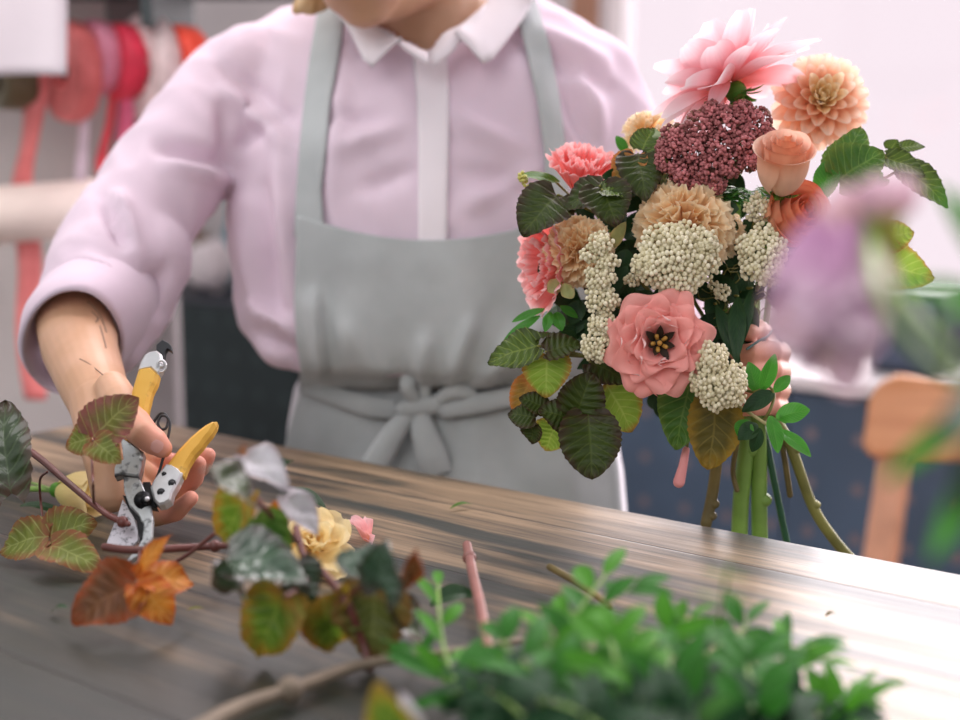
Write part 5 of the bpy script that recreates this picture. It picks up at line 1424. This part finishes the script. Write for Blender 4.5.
# (2) cream rose on its side behind the sprig
r_ = thing('rose', 'cream rose lying on its side behind the red bramble stem', 'rose', T(75, 490))
P_cr = petalmat('cream_rose_petal', [(0, c(214, 200, 120)), (.5, c(240, 218, 150)), (1, c(248, 226, 170))], trans=.3, streak=.1)
def lying_rose(parent, C, R, H, nn, seed, mat_, LYs):
    rnd = random.Random(seed); fr = frame(nn); n = fr[0]
    for li, (cnt, rk, hk, curl, dph) in enumerate(LYs):
        for q in range(cnt):
            phi = 2 * PI * q / cnt + li * .9 + rnd.uniform(-.15, .15)
            def prof(v, rk=rk, hk=hk, curl=curl): return R * (rk * math.sin(min(1, .12 + v * 1.4) * PI * .5) ** .6 + curl * max(0, v - .6) ** 1.6 * 3), H * (hk * v - curl * max(0, v - .74) ** 2 * 5)
            mb = MB(); cup(mb, C - n * H * .5, fr, phi, dph * PI / cnt * 1.5, prof, wf=lambda v: .55 + .45 * math.sin(min(1, v * 1.25) * PI / 2), top=.14, frill=R * .03, ph=q * 2 + li, asym=R * .04)
            for v in mb.v: v.z = max(v.z, TZ + .0012)
            obj('petal', mb, mat_, parent)
    mb = MB()
    for q in range(5):
        a_ = q * 1.2566; dv = fr[1] * math.cos(a_) + fr[2] * math.sin(a_); b = C - n * H * .52
        leaf(mb, b, b + dv * R * .5 + n * R * .9, dv, R * .4, 'lance', ns=8, nu=4)
    mb.ball(C - n * H * .56, R * .34, 10, 8)
    for v in mb.v: v.z = max(v.z, TZ + .001)
    obj('calyx', mb, M_calyx, parent)
RC = Tp(80, 492, .020)
lying_rose(r_, RC, .0195, .040, D(.95, -.05, .30), 3, P_cr, [(3, .3, .95, 0, .95), (3, .6, 1.0, .06, .9), (4, .92, 1.0, .12, .85)])
stemT(r_, [(60, 491, .018), (40, 489, .012), (10, 489, .006), (-30, 486, .003)], .0026, M_stem_g)
stemT(r_, [(52, 489, .02), (36, 484, .012), (22, 481, .012)], .0012, M_stem_g, 'sepal_stalk')
lfT(r_, (58, 512, .006), (20, 506, .010), 14, L_deep, (0, .9, .4), 'oval', quilt=0, serr=0)

# (3) bramble stem being cut, with orange leaves
a = thing('bramble_sprig', 'bramble stem between the blades carrying orange and rust-brown leaves', 'sprig', T(150, 590))
stemT(a, [(105, 547, .026), (130, 550, .028), (165, 549, .030), (215, 546, .030), (250, 545, .034), (292, 540, .04)], [.0030, .0029, .0028, .0026, .0024, .0022], M_red, nodes=(.62,))
stemT(a, [(172, 564, .024), (190, 553, .034), (214, 534, .05)], .0014, M_red, 'side_twig')
stemT(a, [(140, 549, .028), (138, 565, .03), (137, 578, .032)], .0011, M_red, 'petiole')
lfT(a, (136, 582, .032), (72, 624, .010), 62, B_rust, (-.05, .45, .9), label='rust-brown leaf drooping to the left', wav=.07)
lfT(a, (138, 577, .034), (172, 534, .060), 22, B_orange, (-.5, .2, .85), 'lance', serr=.2, wav=.08)
lfT(a, (138, 580, .034), (193, 584, .022), 38, B_orange, (.1, .6, .8), label='orange leaf pointing right', wav=.08)
lfT(a, (139, 584, .032), (172, 625, .008), 42, B_orange, (.35, .3, .9), label='bright orange leaf hanging down', wav=.08)

# (4) blurred bramble branch in the middle: dark shiny, silver and yellow-green leaves
a = thing('bramble_branch', 'bramble branch with dark, silver and yellow-green leaves in the middle of the table', 'branch', T(300, 620))
stemT(a, [(296, 528, .060), (305, 558, .058), (322, 572, .052), (345, 600, .045), (362, 640, .02), (370, 668, .006)], [.0022, .0024, .0025, .0026, .0027, .0028], M_red)
stemT(a, [(300, 545, .058), (285, 528, .075), (268, 512, .09), (258, 500, .10)], .0016, M_red, 'side_twig')
stemT(a, [(318, 570, .052), (296, 590, .055), (286, 596, .055)], .0014, M_red, 'side_twig')
stemT(a, [(345, 600, .045), (365, 582, .06), (376, 574, .065)], .0014, M_red, 'side_twig')
for b, t, w, m, nrm, lb in (((250, 500, .105), (205, 470, .13), 46, B_dark, (-.3, .5, .8), 'dark leaf beside the fingertips'), ((246, 490, .10), (238, 548, .05), 52, B_yg, (-.2, .3, .95), 'lime leaf with a dark edge'),
                            ((262, 512, .09), (272, 556, .05), 44, L_green, (.1, .3, .95), None), ((246, 456, .125), (288, 492, .11), 38, B_silver, (.25, .5, .85), 'curled leaf showing its silver underside, upper one'),
                            ((248, 458, .12), (246, 446, .135), 10, B_rust, (0, .3, .9), None), ((286, 496, .095), (318, 536, .07), 30, B_silver, (.45, .4, .8), 'curled leaf showing its silver underside, lower one'), ((270, 506, .09), (284, 520, .08), 18, B_orange, (.1, .4, .9), None),
                            ((228, 556, .07), (310, 588, .055), 62, B_grey, (.1, .75, .65), 'large grey-green leaf with a wet shine'), ((236, 590, .05), (226, 556, .075), 40, B_dark, (-.2, .5, .8), None), ((296, 560, .065), (302, 610, .035), 44, B_grey, (.3, .6, .8), None),
                            ((286, 590, .05), (262, 656, .006), 64, B_yg, (-.05, .4, .9), 'green and amber leaf under the grey-green one'), ((322, 598, .045), (332, 650, .008), 48, B_yg, (.1, .4, .9), None), ((306, 600, .04), (318, 648, .01), 30, B_orange, (.2, .4, .9), None),
                            ((378, 570, .068), (336, 558, .07), 38, B_grey, (-.2, .7, .7), None), ((382, 592, .06), (388, 540, .095), 50, B_grey, (-.15, .35, .9), 'grey folded leaf standing up'), ((392, 592, .055), (416, 548, .085), 32, B_rust, (.7, .2, .7), 'dark brown leaf behind the grey folded leaf'),
                            ((376, 580, .055), (372, 660, .004), 72, B_bron, (.0, .35, .9), 'large dark green ribbed leaf hanging to the table'), ((350, 594, .05), (342, 622, .02), 26, B_yg, (-.2, .4, .9), None), ((392, 606, .04), (420, 642, .006), 36, B_dark, (.3, .5, .8), None)):
    lfT(a, b, t, w, m, nrm, label=lb, wav=.10, fold=.25, quilt=.05)

# (5) loose flowers and bits
r_ = thing('rose', 'pale yellow rose head lying on the table behind the bramble branch', 'rose', T(318, 550))
RC = Tp(313, 548, .018)
P_yr = petalmat('yellow_rose_petal', [(0, c(238, 206, 134)), (.5, c(248, 224, 160)), (1, c(252, 236, 190))], trans=.35, streak=.1)
rnd = random.Random(90); fr = frame(D(.15, .65, .75))
for li, (cnt, L, thd) in enumerate(((7, .034, 96), (6, .029, 62), (5, .022, 30), (4, .015, 10))):
    for q in range(cnt):
        a_ = 2 * PI * q / cnt + li * .7 + rnd.uniform(-.2, .2); th = math.radians(thd + rnd.uniform(-12, 12))
        rad = fr[1] * math.cos(a_) + fr[2] * math.sin(a_); d_ = fr[0] * math.cos(th) + rad * math.sin(th); nr = fr[0] * math.sin(th) - rad * math.cos(th)
        mb = MB(); leaf(mb, RC + d_ * .003, RC + d_ * L * rnd.uniform(.85, 1.1), nr, L * .82, 'petal', fold=.3, arch=-.1, wav=.12, ph=q * 1.7 + li, curl=-.1, ns=12, nu=10)
        for v in mb.v: v.z = max(v.z, TZ + .0012)
        obj('petal', mb, P_yr, r_)
mb = MB(); mb.ball(Tp(312, 556, .008), .0065, 10, 8); obj('calyx', mb, M_calyx, r_)
mb = MB(); leaf(mb, Tp(286, 492, .02), Tp(326, 508, .004), D(.1, .8, .5), 22 / FPX, 'oval', arch=.12, fold=.2)
for v in mb.v: v.z = max(v.z, TZ + .001)
solo('leaf', mb, L_deep, 'dark green leaf lying just behind the pale yellow rose head', 'leaf')
mb = MB(); leaf(mb, Tp(272, 480, .012), Tp(292, 462, .012), D(.1, .8, .5), 16 / FPX, 'oval', arch=.12, fold=.2)
for v in mb.v: v.z = max(v.z, TZ + .001)
solo('leaf', mb, L_deep, 'small dark leaf behind the upper silver leaf, nearest the apron', 'leaf')
P_bit = petalmat('loose_pink_petal', [(0, c(230, 150, 120)), (.4, c(246, 170, 170)), (1, c(252, 210, 214))], trans=.35)
mb = MB()
leaf(mb, Tp(369, 540, .004), Tp(350, 519, .012), D(.2, .7, .7), 16 / FPX, 'petal', wav=.2, fold=.3)
leaf(mb, Tp(368, 540, .003), Tp(366, 518, .012), D(.1, .6, .8), 13 / FPX, 'petal', wav=.2, fold=.3, ph=2)
leaf(mb, Tp(364, 530, .006), Tp(371, 544, .002), D(.3, .6, .8), 12 / FPX, 'petal', wav=.2, fold=.3, ph=4)
for v in mb.v: v.z = max(v.z, TZ + .001)
solo('petal', mb, P_bit, 'crumpled pink petal lying alone on the bare wood', 'petal')
mb = MB(); leaf(mb, Tp(450, 509, .002), Tp(473, 505, .003), D(0, .9, .3), 7 / FPX, 'lance', arch=.15, fold=.2); solo('leaf', mb, L_green, 'tiny green leaf bit on the table before the apron', 'leaf')
mb = MB(); leaf(mb, Tp(825, 617, .001), Tp(836, 613, .004), D(0, .9, .3), 5 / FPX, 'lance', arch=.2, fold=.2); solo('leaf', mb, L_bronze, 'brown speck of leaf on the pale bare wood at the right', 'leaf')
mb = MB(); leaf(mb, Tp(430, 606, .004), Tp(478, 596, .010), D(0, .8, .6), 20 / FPX, 'oval', arch=.2, fold=.3)
for v in mb.v: v.z = max(v.z, TZ + .001)
solo('leaf', mb, L_deep, 'dark folded leaf lying at the left of the pink cut stem', 'leaf')
for pts, lb in ((((186, 611), (205, 609)), 'yellow leaf shred lying right of the orange leaf'), (((172, 588), (186, 585)), 'yellow shred between the orange leaves')):
    mb = MB(); leaf(mb, Tp(*pts[0], .002), Tp(*pts[1], .003), D(0, .9, .3), 3.5 / FPX, 'lance', arch=.15); solo('leaf', mb, B_yg, lb, 'leaf')
mb = MB(); leaf(mb, Tp(52, 612, .002), Tp(68, 608, .006), D(0, .9, .3), 8 / FPX, 'oval', arch=.2)
for v in mb.v: v.z = max(v.z, TZ + .001)
solo('leaf', mb, L_deep, 'dark leaf scrap in front of the rust-brown leaf', 'leaf')

# (6) cut stems and twigs
a = thing('cut_stem', 'pink-brown cut stem leaning up across the green sprigs', 'stem', T(490, 690))
stemT(a, [(467, 545, .020), (473, 575, .020), (480, 605, .022), (488, 650, .024), (490, 690, .022), (491, 740, .012)], [.0034, .0034, .0034, .0034, .0036, .0038], M_redl, nodes=(.12,))
mb = MB(); P_ = Tp(467, 545, .020); mb.ball(P_, .0031, 8, 6); obj('cut_end', mb, M_cutend, a)
a = thing('twig', 'short brown twig poking out behind the green sprigs', 'twig', T(575, 580))
stemT(a, [(550, 567, .012), (566, 576, .012), (586, 588, .010), (610, 606, .006)], [.0026, .0026, .0024, .0022], M_stem_b)
mb = MB(); mb.ball(Tp(550, 567, .012), .0025, 8, 6); obj('cut_end', mb, M_cutend, a)
a = thing('branch', 'grey-brown bare branch running along the bottom edge', 'branch', T(320, 690))
stemT(a, [(190, 735, .008), (238, 708, .010), (290, 690, .010), (350, 668, .012), (400, 658, .014), (450, 652, .016), (520, 640, .012)], [.0052, .0046, .0040, .0034, .0030, .0026, .002], M_twig, nodes=(.36,))
stemT(a, [(455, 652, .016), (480, 668, .012), (520, 690, .008)], .0018, M_stem_o, 'side_twig')
a = thing('leaf_shoot', 'bright lime leaf tip at the bottom edge, left of the pink stem', 'leaf', T(395, 740))
lfT(a, (410, 760, .02), (376, 682, .062), 60, B_yg, (-.25, .3, .9))
lfT(a, (412, 770, .018), (400, 690, .055), 34, B_silver, (.6, .3, .7))
stemT(a, [(412, 765, .02), (420, 800, .004)], .002, M_stem_g)

# (7) heap of green sprigs
G1 = leafmat('sprig_leaf_bright', c(74, 142, 34), c(56, 116, 30), c(104, 160, 56), c(130, 170, 96), e0=.7, rough=.42, trans=.32, spec=.2, freq=8, vstr=.2, var=.2)
G2 = leafmat('sprig_leaf_mid', c(48, 112, 34), c(40, 94, 30), c(78, 134, 52), c(110, 150, 90), e0=.7, rough=.42, trans=.22, spec=.2, freq=8, vstr=.2, var=.25)
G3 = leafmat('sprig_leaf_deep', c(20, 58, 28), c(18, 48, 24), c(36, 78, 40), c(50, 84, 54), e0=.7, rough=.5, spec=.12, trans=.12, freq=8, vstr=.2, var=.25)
def sprig(pts, nl, ll, lw, m, label, seed, spread=.9, mstem=None, flat=.45):
    rnd = random.Random(seed)
    P = spline([Tp(*p) for p in pts], 8)
    a = thing('green_sprig', label, 'sprig', T(pts[0][0], pts[0][1]), 'green leafy sprigs heaped at the front of the table')
    obj('stem', MB().tube(P, list(np.linspace(.0017, .0007, len(P))), n=6), mstem or M_stem_g, a)
    for i in range(nl):
        t = .12 + .88 * i / (nl - 1); k = min(len(P) - 2, int(t * (len(P) - 1)))
        p = P[k]; tg = (P[k + 1] - P[k]).normalized(); side = tg.cross(Vector((0, 0, 1))).normalized()
        up_ = side.cross(tg)
        s_ = 1 if i % 2 else -1
        if i == nl - 1: d_ = tg
        else:
            d_ = (tg * rnd.uniform(.4, .9) + side * s_ * spread * rnd.uniform(.7, 1.1) + up_ * rnd.uniform(-.35, .75)).normalized()
        L = ll * (1 - .25 * t) * rnd.uniform(.8, 1.15)
        nr = (up_ + side * rnd.uniform(-flat, flat) - FW * rnd.uniform(0, .5) + tg * rnd.uniform(-.4, .2))
        mb = MB(); leaf(mb, p + d_ * .002, p + d_ * (L + .002), nr, lw * rnd.uniform(.85, 1.15), 'oval', fold=.22, arch=.06, curl=rnd.uniform(-.12, .04), ns=10, nu=6, ph=i)
        lo = min(v.z for v in mb.v)
        if lo < TZ + .001:
            for v in mb.v: v.z = max(v.z, TZ + .001 + (v.z - lo) * .15)
        obj('leaf', mb, m, a)
    return a
H = [
 ([(490, 735, .012), (462, 690, .028), (446, 640, .042), (440, 600, .055), (438, 570, .062)], 6, .030, .013, G1, 'bright sprig standing beside the grey folded leaf, leftmost of the heap', .6),
 ([(520, 740, .012), (480, 700, .03), (440, 664, .03), (410, 640, .03)], 9, .042, .016, G2, 'thin sprig pointing left under the pink cut stem', .8),
 ([(560, 745, .015), (540, 690, .045), (548, 640, .065), (566, 606, .07), (606, 560, .09)], 10, .036, .018, G1, 'tallest sprig of the heap, with a pointed tip against the wood', .7),
 ([(590, 745, .012), (580, 690, .04), (588, 630, .06), (604, 588, .075), (634, 575, .08)], 9, .038, .018, G2, 'sprig with a drooping dark tip leaf below the twig', .8),
 ([(600, 750, .012), (606, 700, .04), (632, 650, .055), (668, 612, .065), (690, 596, .07)], 10, .036, .018, G1, 'sprig reaching toward the bouquet stems, left of the middle', .9),
 ([(640, 750, .012), (650, 690, .04), (690, 650, .05), (730, 620, .055), (748, 600, .06)], 12, .034, .015, G2, 'sprig whose tip stands in the middle of the pale wood', .9),
 ([(660, 750, .012), (690, 690, .035), (736, 650, .045), (780, 634, .045), (818, 626, .045)], 12, .032, .014, G2, 'sprig with paired narrow leaves reaching right above the lowest right one', .9),
 ([(690, 760, .012), (730, 700, .03), (764, 664, .04), (792, 644, .045), (826, 646, .04)], 11, .034, .015, G1, 'sprig just behind the right front corner of the heap', .9),
 ([(720, 770, .010), (770, 720, .025), (820, 700, .03), (848, 690, .03), (866, 684, .035)], 11, .032, .012, G1, 'sprig reaching furthest right over the pale wood', .9),
 ([(610, 760, .02), (570, 700, .055), (530, 655, .065), (500, 620, .07)], 11, .038, .018, G2, 'sprig arching left across the pink cut stem', .9),
 ([(650, 765, .02), (640, 700, .06), (620, 655, .075), (610, 620, .085)], 11, .038, .019, G1, 'bright broad-leaved sprig at the centre of the heap', .9),
 ([(700, 770, .02), (690, 715, .055), (672, 670, .07), (668, 630, .075)], 11, .036, .018, G2, 'sprig standing upright right of the heap centre', .9),
 ([(740, 775, .02), (750, 720, .05), (752, 680, .06), (744, 640, .065)], 11, .036, .017, G2, 'upright sprig under the drooping right leaves', .9),
 ([(560, 770, .02), (530, 720, .05), (500, 690, .055), (470, 680, .05)], 11, .038, .018, G3, 'deep green sprig at the bottom left of the heap', .9),
 ([(640, 780, .025), (610, 735, .065), (576, 705, .07), (540, 690, .07)], 11, .040, .019, G3, 'deep green glossy sprig at the bottom centre', .9),
 ([(720, 790, .025), (700, 740, .06), (660, 712, .07), (630, 700, .07)], 11, .040, .019, G3, 'deep green glossy sprig right of the bottom centre', .9),
 ([(800, 790, .02), (790, 740, .04), (770, 715, .05), (740, 705, .055)], 10, .036, .016, G3, 'deep green sprig at the bottom right of the heap', .9),
 ([(800, 780, .01), (820, 740, .025), (838, 712, .035), (848, 694, .04)], 8, .032, .011, G1, 'small upright sprig at the right bottom corner of the heap', .7),
]
for i, (pts, nl, ll, lw, m, lb, spd) in enumerate(H):
    pts = [(x, lerp(y, 745, .16) if y > 590 else y + 14, h * .80) for x, y, h in pts]
    sprig(pts, nl + 2, ll * .92, lw * .58, m, lb, 100 + i, spd)
# dense low foliage under the sprigs: nobody could count it
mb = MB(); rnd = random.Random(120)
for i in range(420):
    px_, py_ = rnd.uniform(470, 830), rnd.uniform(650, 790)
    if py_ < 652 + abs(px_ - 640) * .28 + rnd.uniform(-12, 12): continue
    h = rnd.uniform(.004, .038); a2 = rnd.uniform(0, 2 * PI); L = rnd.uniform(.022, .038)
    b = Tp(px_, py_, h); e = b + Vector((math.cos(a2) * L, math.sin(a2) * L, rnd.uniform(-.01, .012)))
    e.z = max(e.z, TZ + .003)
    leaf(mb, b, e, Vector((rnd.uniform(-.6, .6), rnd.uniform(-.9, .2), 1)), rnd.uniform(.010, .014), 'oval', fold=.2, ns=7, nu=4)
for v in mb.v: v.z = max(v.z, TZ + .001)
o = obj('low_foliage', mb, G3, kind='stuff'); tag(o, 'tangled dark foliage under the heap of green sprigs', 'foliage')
# ================================================================== close, out-of-focus flower at the right
P_lil = petalmat('lilac_petal', [(0, c(226, 190, 180)), (.3, c(196, 142, 184)), (.7, c(212, 166, 200)), (1, c(236, 210, 226))], trans=.25, streak=.2)
P_blush = petalmat('blush_petal', [(0, c(206, 180, 150)), (.5, c(222, 184, 200)), (1, c(234, 206, 218))], trans=.25)
VC = Vector((.30, .50, TZ))
vs = thing('flower_vase', 'white vase outside the right edge holding the blurred lilac flowers', 'vase', VC)
mb = MB(); mb.grid([[VC + Vector((r * math.cos(2 * PI * j / 28), r * math.sin(2 * PI * j / 28), h)) for j in range(28)] for h, r in ((.0006, .034), (.004, .040), (.05, .048), (.11, .044), (.15, .032), (.17, .034), (.168, .030), (.15, .028), (.05, .042), (.01, .034))], wrap=True, capa=True, capb=True)
obj('body', mb, simple('white_ceramic', c(232, 228, 226), .25), vs)
def fstem(parent, pts, r, m, name='stem'): return obj(name, MB().tube(spline([Vector(p) for p in pts], 8), r, n=8), m, parent)
mouth = VC + Vector((0, 0, .165))
# lilac bloom
def bloom(C, R, Hh, nn, mats, parent, seed, cnts=((3, .3, 1.0), (4, .6, 1.0), (5, .9, .95), (5, 1.05, .8)), frill=.12):
    rnd = random.Random(seed); fr = frame(nn); n = fr[0]
    for li, (cnt, rk, hk) in enumerate(cnts):
        for q in range(cnt):
            phi = 2 * PI * q / cnt + li * .8 + rnd.uniform(-.3, .3)
            def prof(v, rk=rk, hk=hk): return R * (.1 + rk * math.sin(min(1, .1 + v * 1.1) * PI * .5) ** .8), Hh * hk * v
            mb = MB(); cup(mb, C - n * Hh * .5, fr, phi, PI / cnt * 1.3, prof, wf=lambda v: .5 + .5 * math.sin(min(1, v * 1.3) * PI / 2), top=.2, frill=R * frill, fk=5, ph=rnd.uniform(0, 6), nu=14, nv=10)
            obj('petal', mb, mats[li % len(mats)], parent)
FD = .46
a = thing('lilac_flower', 'blurred lilac and white flower close to the camera, left of its pale bud', 'flower', U(832, 280, FD))
nl = D(-.22, -.88, .38)
Cl = U(832, 282, FD)
bloom(Cl, 54 * FD / FPX, 165 * FD / FPX, nl, [P_lil, P_lil, P_lil, P_lil], a, 200)
for b, t, w, m in (((850, 215, .405), (838, 188, .40), 60, P_blush), ((862, 230, .40), (880, 330, .395), 44, P_blush), ((820, 340, .395), (860, 388, .40), 46, P_blush), ((800, 300, .39), (782, 352, .385), 46, P_blush), ((835, 205, .39), (800, 300, .38), 56, P_lil)):
    mb = MB(); leaf(mb, U(b[0], b[1], b[2] + .055), U(t[0], t[1], t[2] + .055), D(-.2, .1, 1), w * FD / FPX, 'petal', fold=.2, wav=.12); obj('petal', mb, m, a)
mb = MB(); bb = U(868, 222, FD + .002)
mb.ball(bb, .006, 10, 8); obj('calyx', mb, M_calyx, a)
fstem(a, [bb, U(884, 300, .402), U(940, 370, .42), U(1010, 400, .45), mouth + Vector((-.008, .004, 0)), mouth + Vector((0, 0, -.10))], .0020, M_stem_g)
a = thing('flower_bud', 'pale blush bud on an ochre-green stalk, right of the lilac flower', 'flower', U(888, 230, .455))
mb = MB()
for i in range(7):
    an = i * .9; leaf(mb, U(888 + 5 * math.cos(an), 222 + 2 * math.sin(an), .455 + .003 * math.sin(an)), U(888 + 22 * math.cos(an), 178 - 4 * math.sin(an), .455 + .006 * math.sin(an)), D(math.cos(an), .1, -math.sin(an) + .2), 38 * .455 / FPX, 'petal', fold=.3, arch=.1)
obj('petals', mb, P_blush, a, label='pale blush petals')
mb = MB(); mb.tube([U(888, 218, .455), U(889, 240, .455), U(892, 262, .455)], [.0042, .0046, .0022], n=10); obj('calyx', mb, leafmat('ochre_green', c(158, 156, 62), c(170, 150, 70), c(170, 170, 80), c(160, 150, 80)), a)
fstem(a, [U(892, 260, .455), U(905, 300, .4552), U(950, 350, .425), U(1000, 400, .47), mouth + Vector((.006, .008, 0)), mouth + Vector((.004, 0, -.10))], .0016, M_stem_g)
a = thing('leafy_stem', 'blurred green leafy stem at the right edge in front of the window sill', 'stem', U(940, 240, .43))
for b, t, w, m in (((990, 300, .44), (890, 292, .43), 26, L_gloss), ((985, 268, .44), (938, 188, .43), 34, L_gloss), ((1000, 310, .44), (936, 318, .43), 22, L_gloss)):
    mb = MB(); leaf(mb, U(*b), U(*t), D(-.1, .5, .8), w * b[2] / FPX, 'oval', fold=.2); obj('leaf', mb, m, a)
fstem(a, [U(985, 262, .44), U(995, 310, .44), U(1030, 380, .45), mouth + Vector((.010, 0, 0)), mouth + Vector((0, .004, -.10))], .0018, M_stem_g)
a = thing('leafy_stem', 'blurred dark green leafy stem at the right edge in front of the chair', 'stem', U(950, 470, .42))
for b, t, w, m in (((1000, 400, .43), (884, 482, .42), 30, L_gloss), ((1005, 400, .43), (934, 440, .40), 44, L_deep), ((1010, 430, .43), (930, 560, .42), 34, L_gloss), ((1010, 420, .43), (950, 520, .41), 40, L_deep), ((1000, 380, .43), (955, 400, .42), 26, L_deep)):
    mb = MB(); leaf(mb, U(*b), U(*t), D(-.2, .5, .8), w * b[2] / FPX, 'oval', fold=.2); obj('leaf', mb, m, a)
fstem(a, [U(1000, 395, .43), U(1030, 410, .44), mouth + Vector((-.004, -.01, .01)), mouth + Vector((0, 0, -.10))], .002, M_stem_g)
a = thing('thin_sprig', 'faint blurred fine sprig standing over the pale wood in front of the cut stems', 'sprig', T(716, 640))
stg = [T(716, 640, .02), U(722, 600, .62), U(728, 568, .60)]
obj('stem', MB().tube(spline(stg, 5), .0008, n=6), M_stem_g, a)
for b, t in (((722, 602, .62), (690, 592, .61)), ((724, 592, .61), (752, 608, .60)), ((726, 578, .60), (700, 570, .60)), ((727, 575, .60), (750, 580, .59)), ((728, 569, .60), (738, 556, .59))):
    mb = MB(); leaf(mb, U(*b), U(*t), D(0, .8, .6), 6 * .6 / FPX, 'lance', ns=8, nu=4); obj('leaf', mb, L_green, a)
# ================================================================== light and camera
wd = bpy.data.worlds.new('World'); SC.world = wd; wd.use_nodes = True
nt = wd.node_tree; bg = nt.nodes['Background']
geo = nt.nodes.new('ShaderNodeTexCoord')
dot = nt.nodes.new('ShaderNodeVectorMath'); dot.operation = 'DOT_PRODUCT'
nt.links.new(geo.outputs['Generated'], dot.inputs[0]); dot.inputs[1].default_value = tuple((E2 + Vector((0, 0, .25))).normalized())
mr = nt.nodes.new('ShaderNodeMapRange'); mr.interpolation_type = 'SMOOTHSTEP'
nt.links.new(dot.outputs['Value'], mr.inputs[0]); mr.inputs[1].default_value = -.2; mr.inputs[2].default_value = .55
mixc = nt.nodes.new('ShaderNodeMix'); mixc.data_type = 'RGBA'
nt.links.new(mr.outputs[0], mixc.inputs[0])
mixc.inputs[6].default_value = (.53, .54, .56, 1); mixc.inputs[7].default_value = (.985, .85, .92, 1)
nt.links.new(mixc.outputs[2], bg.inputs[0]); bg.inputs[1].default_value = 1.0
def sun(name, direction, strength, angle, col):
    l = bpy.data.lights.new(name, 'SUN'); l.energy = strength; l.angle = math.radians(angle); l.color = col
    o = bpy.data.objects.new(name, l); COL.objects.link(o)
    o.location = Vector((2, 3, 4)); o.rotation_euler = Vector(direction).to_track_quat('-Z', 'Y').to_euler()
    return o
az, el = math.radians(30), math.radians(26)
sun('window_daylight', -Vector((math.sin(az) * math.cos(el), math.cos(az) * math.cos(el), math.sin(el))), 11.0, 80, (1.0, .92, .95))
def area(name, loc, target, power, size, col):
    l = bpy.data.lights.new(name, 'AREA'); l.energy = power; l.size = size; l.color = col; l.shape = 'DISK'
    o = bpy.data.objects.new(name, l); COL.objects.link(o)
    o.location = loc; o.rotation_euler = (Vector(target) - Vector(loc)).to_track_quat('-Z', 'Y').to_euler()
    return o
area('room_fill', (-.9, -.9, 2.5), (0, 1.2, 1.1), 20, 1.8, (1.0, .96, .95))
area('ribbon_corner_fill', (-1.0, 1.25, 2.35), (-.75, 2.2, 1.35), 11, .6, (1.0, .95, .93))  # unseen fill added to brighten the ribbon rack and its wall
cam = bpy.data.cameras.new('camera'); co_ = bpy.data.objects.new('camera', cam); COL.objects.link(co_)
co_.location = CAM; co_.rotation_euler = (PI / 2 - PITCH, 0, 0)
cam.sensor_width = 36; cam.lens = 50; cam.clip_start = .02
cam.dof.use_dof = True; cam.dof.focus_distance = 1.03; cam.dof.aperture_fstop = 2.9; cam.dof.aperture_blades = 0
SC.camera = co_
SC.view_settings.view_transform = 'Standard'; SC.view_settings.look = 'None'
SC.view_settings.exposure = 0.0; SC.view_settings.gamma = 1.0
SC.cycles.use_denoising = True
SC.cycles.max_bounces = 8
